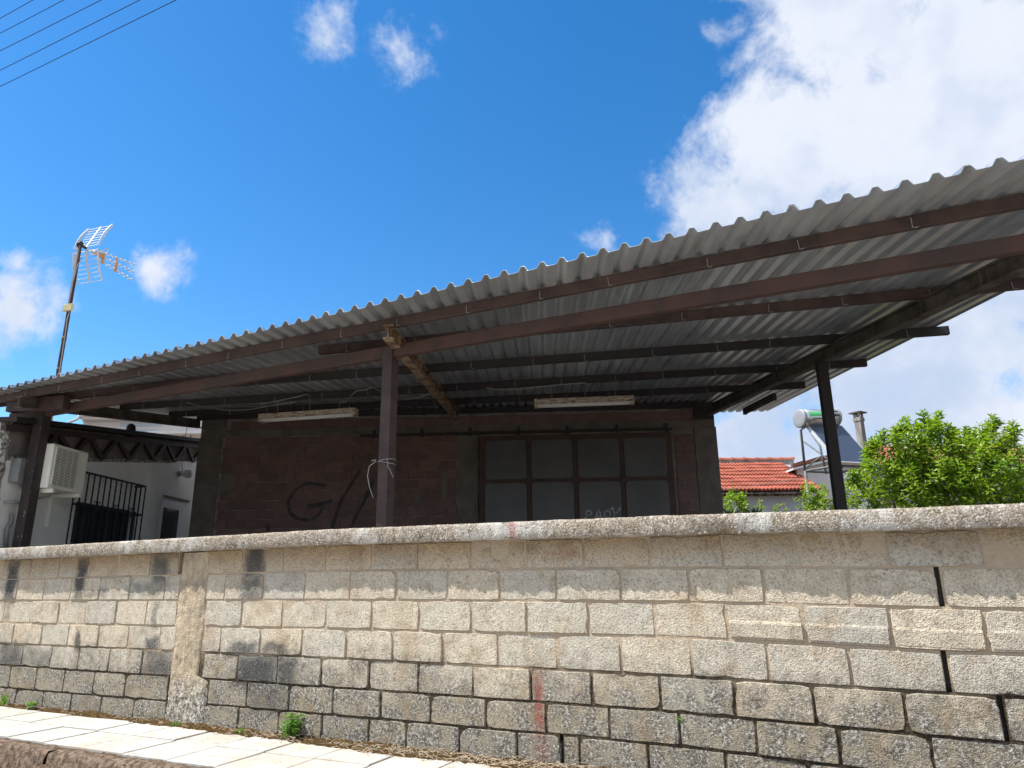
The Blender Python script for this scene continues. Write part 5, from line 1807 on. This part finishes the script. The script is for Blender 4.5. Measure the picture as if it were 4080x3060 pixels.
vine((1775, 1120), [(1500, 830), (1470, 900), (1550, 950), (1620, 900), (1680, 960), (1480, 990), (1600, 1010), (1700, 1030), (1560, 780), (1650, 770), (1770, 930), (1380, 780), (1760, 1000), (1500, 720)], .17, 'dense light green vine left of the right canopy post', 14.2, 9, 0.07)
vine((1835, 1110), [(1990, 700), (2010, 800), (2040, 900), (2100, 850), (2060, 980), (2120, 960), (1960, 620), (2180, 1000)], .13, 'narrow green climber just right of the right canopy post', 14.0, 6, 0.06)
vine((1690, 1130), [(940, 960), (930, 1030), (1060, 1040), (1300, 980)], .05, 'few thin sprigs in front of the blue-grey wall', 14.3, 2, 0.055)
# agave-like rosettes
for mk, lab in (((590, 1040), 'dark spiky agave beside the vine in front of the blue-grey wall'), ((200, 1050), 'dark spiky agave at the foot of the brick store corner')):
    c = at_depth(*c3(*mk), 14.0)
    t = thing('agave', (c.x, c.y, 0), lab, 'plant')
    b = MB()
    for i in range(16):
        a = i * 2.4
        d = Vec((math.cos(a), math.sin(a), rr.uniform(.5, 1.6)))
        leaf(b, Vec((c.x, c.y, c.z - .1)), d, rr.uniform(.22, .36), .05, rr, .05)
    b.build('leaves', M['leaf_dark'], t)
    MB().tube([(c.x, c.y, 0), (c.x, c.y, c.z - .08)], 0.03, 6).build('stem', M['bark'], t)

# ------------------------------------------------------------------ moss, twigs and weeds at the foot of the street wall
b = MB()
n, m_ = 420, 7
for i in range(n + 1):
    x = -9.3 + 8.5 * i / n
    wd_ = 0.055 + 0.10 * max(0.0, min(1.0, (x + 6.0) / 3.0)) + 0.05 * (mnoise.noise(Vec((x * 1.7, 3, 0))) + .4) + 0.03 * mnoise.noise(Vec((x * 9, 6, 0)))
    hh = 0.022 + 0.03 * max(0, mnoise.noise(Vec((x * 2.3, 9, 0))) + .2)
    for j in range(m_):
        t = j / (m_ - 1)
        y = 0.02 - (wd_ + 0.03) * t
        z = PAVE - 0.012 + hh * (1 - t) ** .7 * 1.2 + 0.012 * mnoise.noise(Vec((x * 30, y * 40, 2))) + .008 * (1 - t) - (0.015 if t == 1 else 0)
        b.v.append((x, y, z))
b.f += [(i * m_ + j, (i + 1) * m_ + j, (i + 1) * m_ + j + 1, i * m_ + j + 1) for i in range(n) for j in range(m_ - 1)]
tag(b.build('moss_strip', M['moss'], None, True), 'brown moss and dirt along the foot of the wall', 'moss', kind='stuff')
b = MB()
rr = random.Random(77)
for i in range(800):
    x = rr.choice((rr.uniform(-9.0, -1.2), rr.uniform(-4.6, -1.2), rr.uniform(-3.4, -1.6)))
    if mnoise.noise(Vec((x * 1.4, 1, 1))) < -0.25: continue
    y = -abs(rr.gauss(0, .055 + .035 * max(0.0, min(1.0, (x + 6.0) / 3.0)))) - .01
    p = Vec((x, y, PAVE + rr.uniform(.004, .03)))
    a = rr.uniform(0, 6.28)
    L = rr.uniform(.03, .11)
    d = Vec((math.cos(a), math.sin(a) * .5, rr.uniform(-.1, .35)))
    q = p + d * L * .5 + Vec((0, 0, rr.uniform(0, .012)))
    e = p + d * L + Vec((rr.uniform(-.02, .02), rr.uniform(-.01, .01), rr.uniform(-.02, .01)))
    b.tube([p, q, e], [0.0022, 0.0019, 0.001], 3, False)
tag(b.build('dry_twigs', M['twig']), 'tangle of dry stems along the foot of the wall', 'twigs', kind='stuff')
def tuft(x, y, h, n, spread, label, broad=False, lw=0.006):
    b = MB()
    for i in range(n):
        a = rr.uniform(0, 6.28)
        s = rr.uniform(.1, 1) * spread
        p = Vec((x + rr.gauss(0, spread * .25), y + rr.gauss(0, spread * .15), PAVE - .005))
        d = Vec((math.cos(a) * s, math.sin(a) * s * .6, h * rr.uniform(.4, 1)))
        if broad:
            q = p
            for k in range(4):
                q2 = q + d * .25 + Vec((rr.uniform(-.008, .008), rr.uniform(-.008, .008), 0))
                b.tube([q, q2], 0.0013, 3, False)
                for z_ in range(3):
                    an = rr.uniform(0, 6.28)
                    leaf(b, q2, Vec((math.cos(an), math.sin(an), rr.uniform(.1, .8))), rr.uniform(.018, .034), rr.uniform(.008, .016), rr, .2)
                q = q2
        else:
            leaf(b, p, d, d.length, lw, rr, .25, .1)
    return tag(b.build('weed', M['leaf_weed']), label, 'weed')
def foot(x, y): return on_front(x * .54216, y * .54216, -0.05)
p = foot(1162, 2940)
tuft(p.x, -.06, .175, 75, .085, 'bushy green weed growing at the foot of the wall', True)
p = foot(120, 2840); tuft(p.x, -.05, .07, 26, .05, 'small grey-green weed left of the moss strip', True)
p = foot(700, 2900); tuft(p.x, -.05, .07, 30, .06, 'small grass tuft at the foot of the rendered pier', False, .008)
p = foot(960, 2935); tuft(p.x, -.05, .07, 34, .07, 'grass tuft left of the bushy weed', False, .007)
p = foot(1370, 2970); tuft(p.x, -.05, .05, 12, .04, 'tiny two-leaved weed right of the bushy weed', False, .012)
p = foot(1520, 2995); tuft(p.x, -.06, .05, 50, .10, 'low green grass among dry stems at the bottom centre', False, .006)
p = foot(10, 2800); tuft(p.x, -.04, .17, 40, .06, 'tall dry yellowish grass at the left edge of the wall', False, .006)
# weed sprouting from a joint
pw = on_front((2000 + .639 * 1095) * .54216, (2000 + .639 * 1345) * .54216, 0.0)
b = MB()
for i in range(16):
    a = rr.uniform(0, 6.28)
    leaf(b, pw + Vec((rr.uniform(-.01, .01), .005, 0)), Vec((math.cos(a), -.5, math.sin(a) + .2)), rr.uniform(.015, .035), .007, rr, .2)
tag(b.build('weed', M['leaf_weed']), 'tiny weed sprouting from a joint high in the right wall', 'weed')
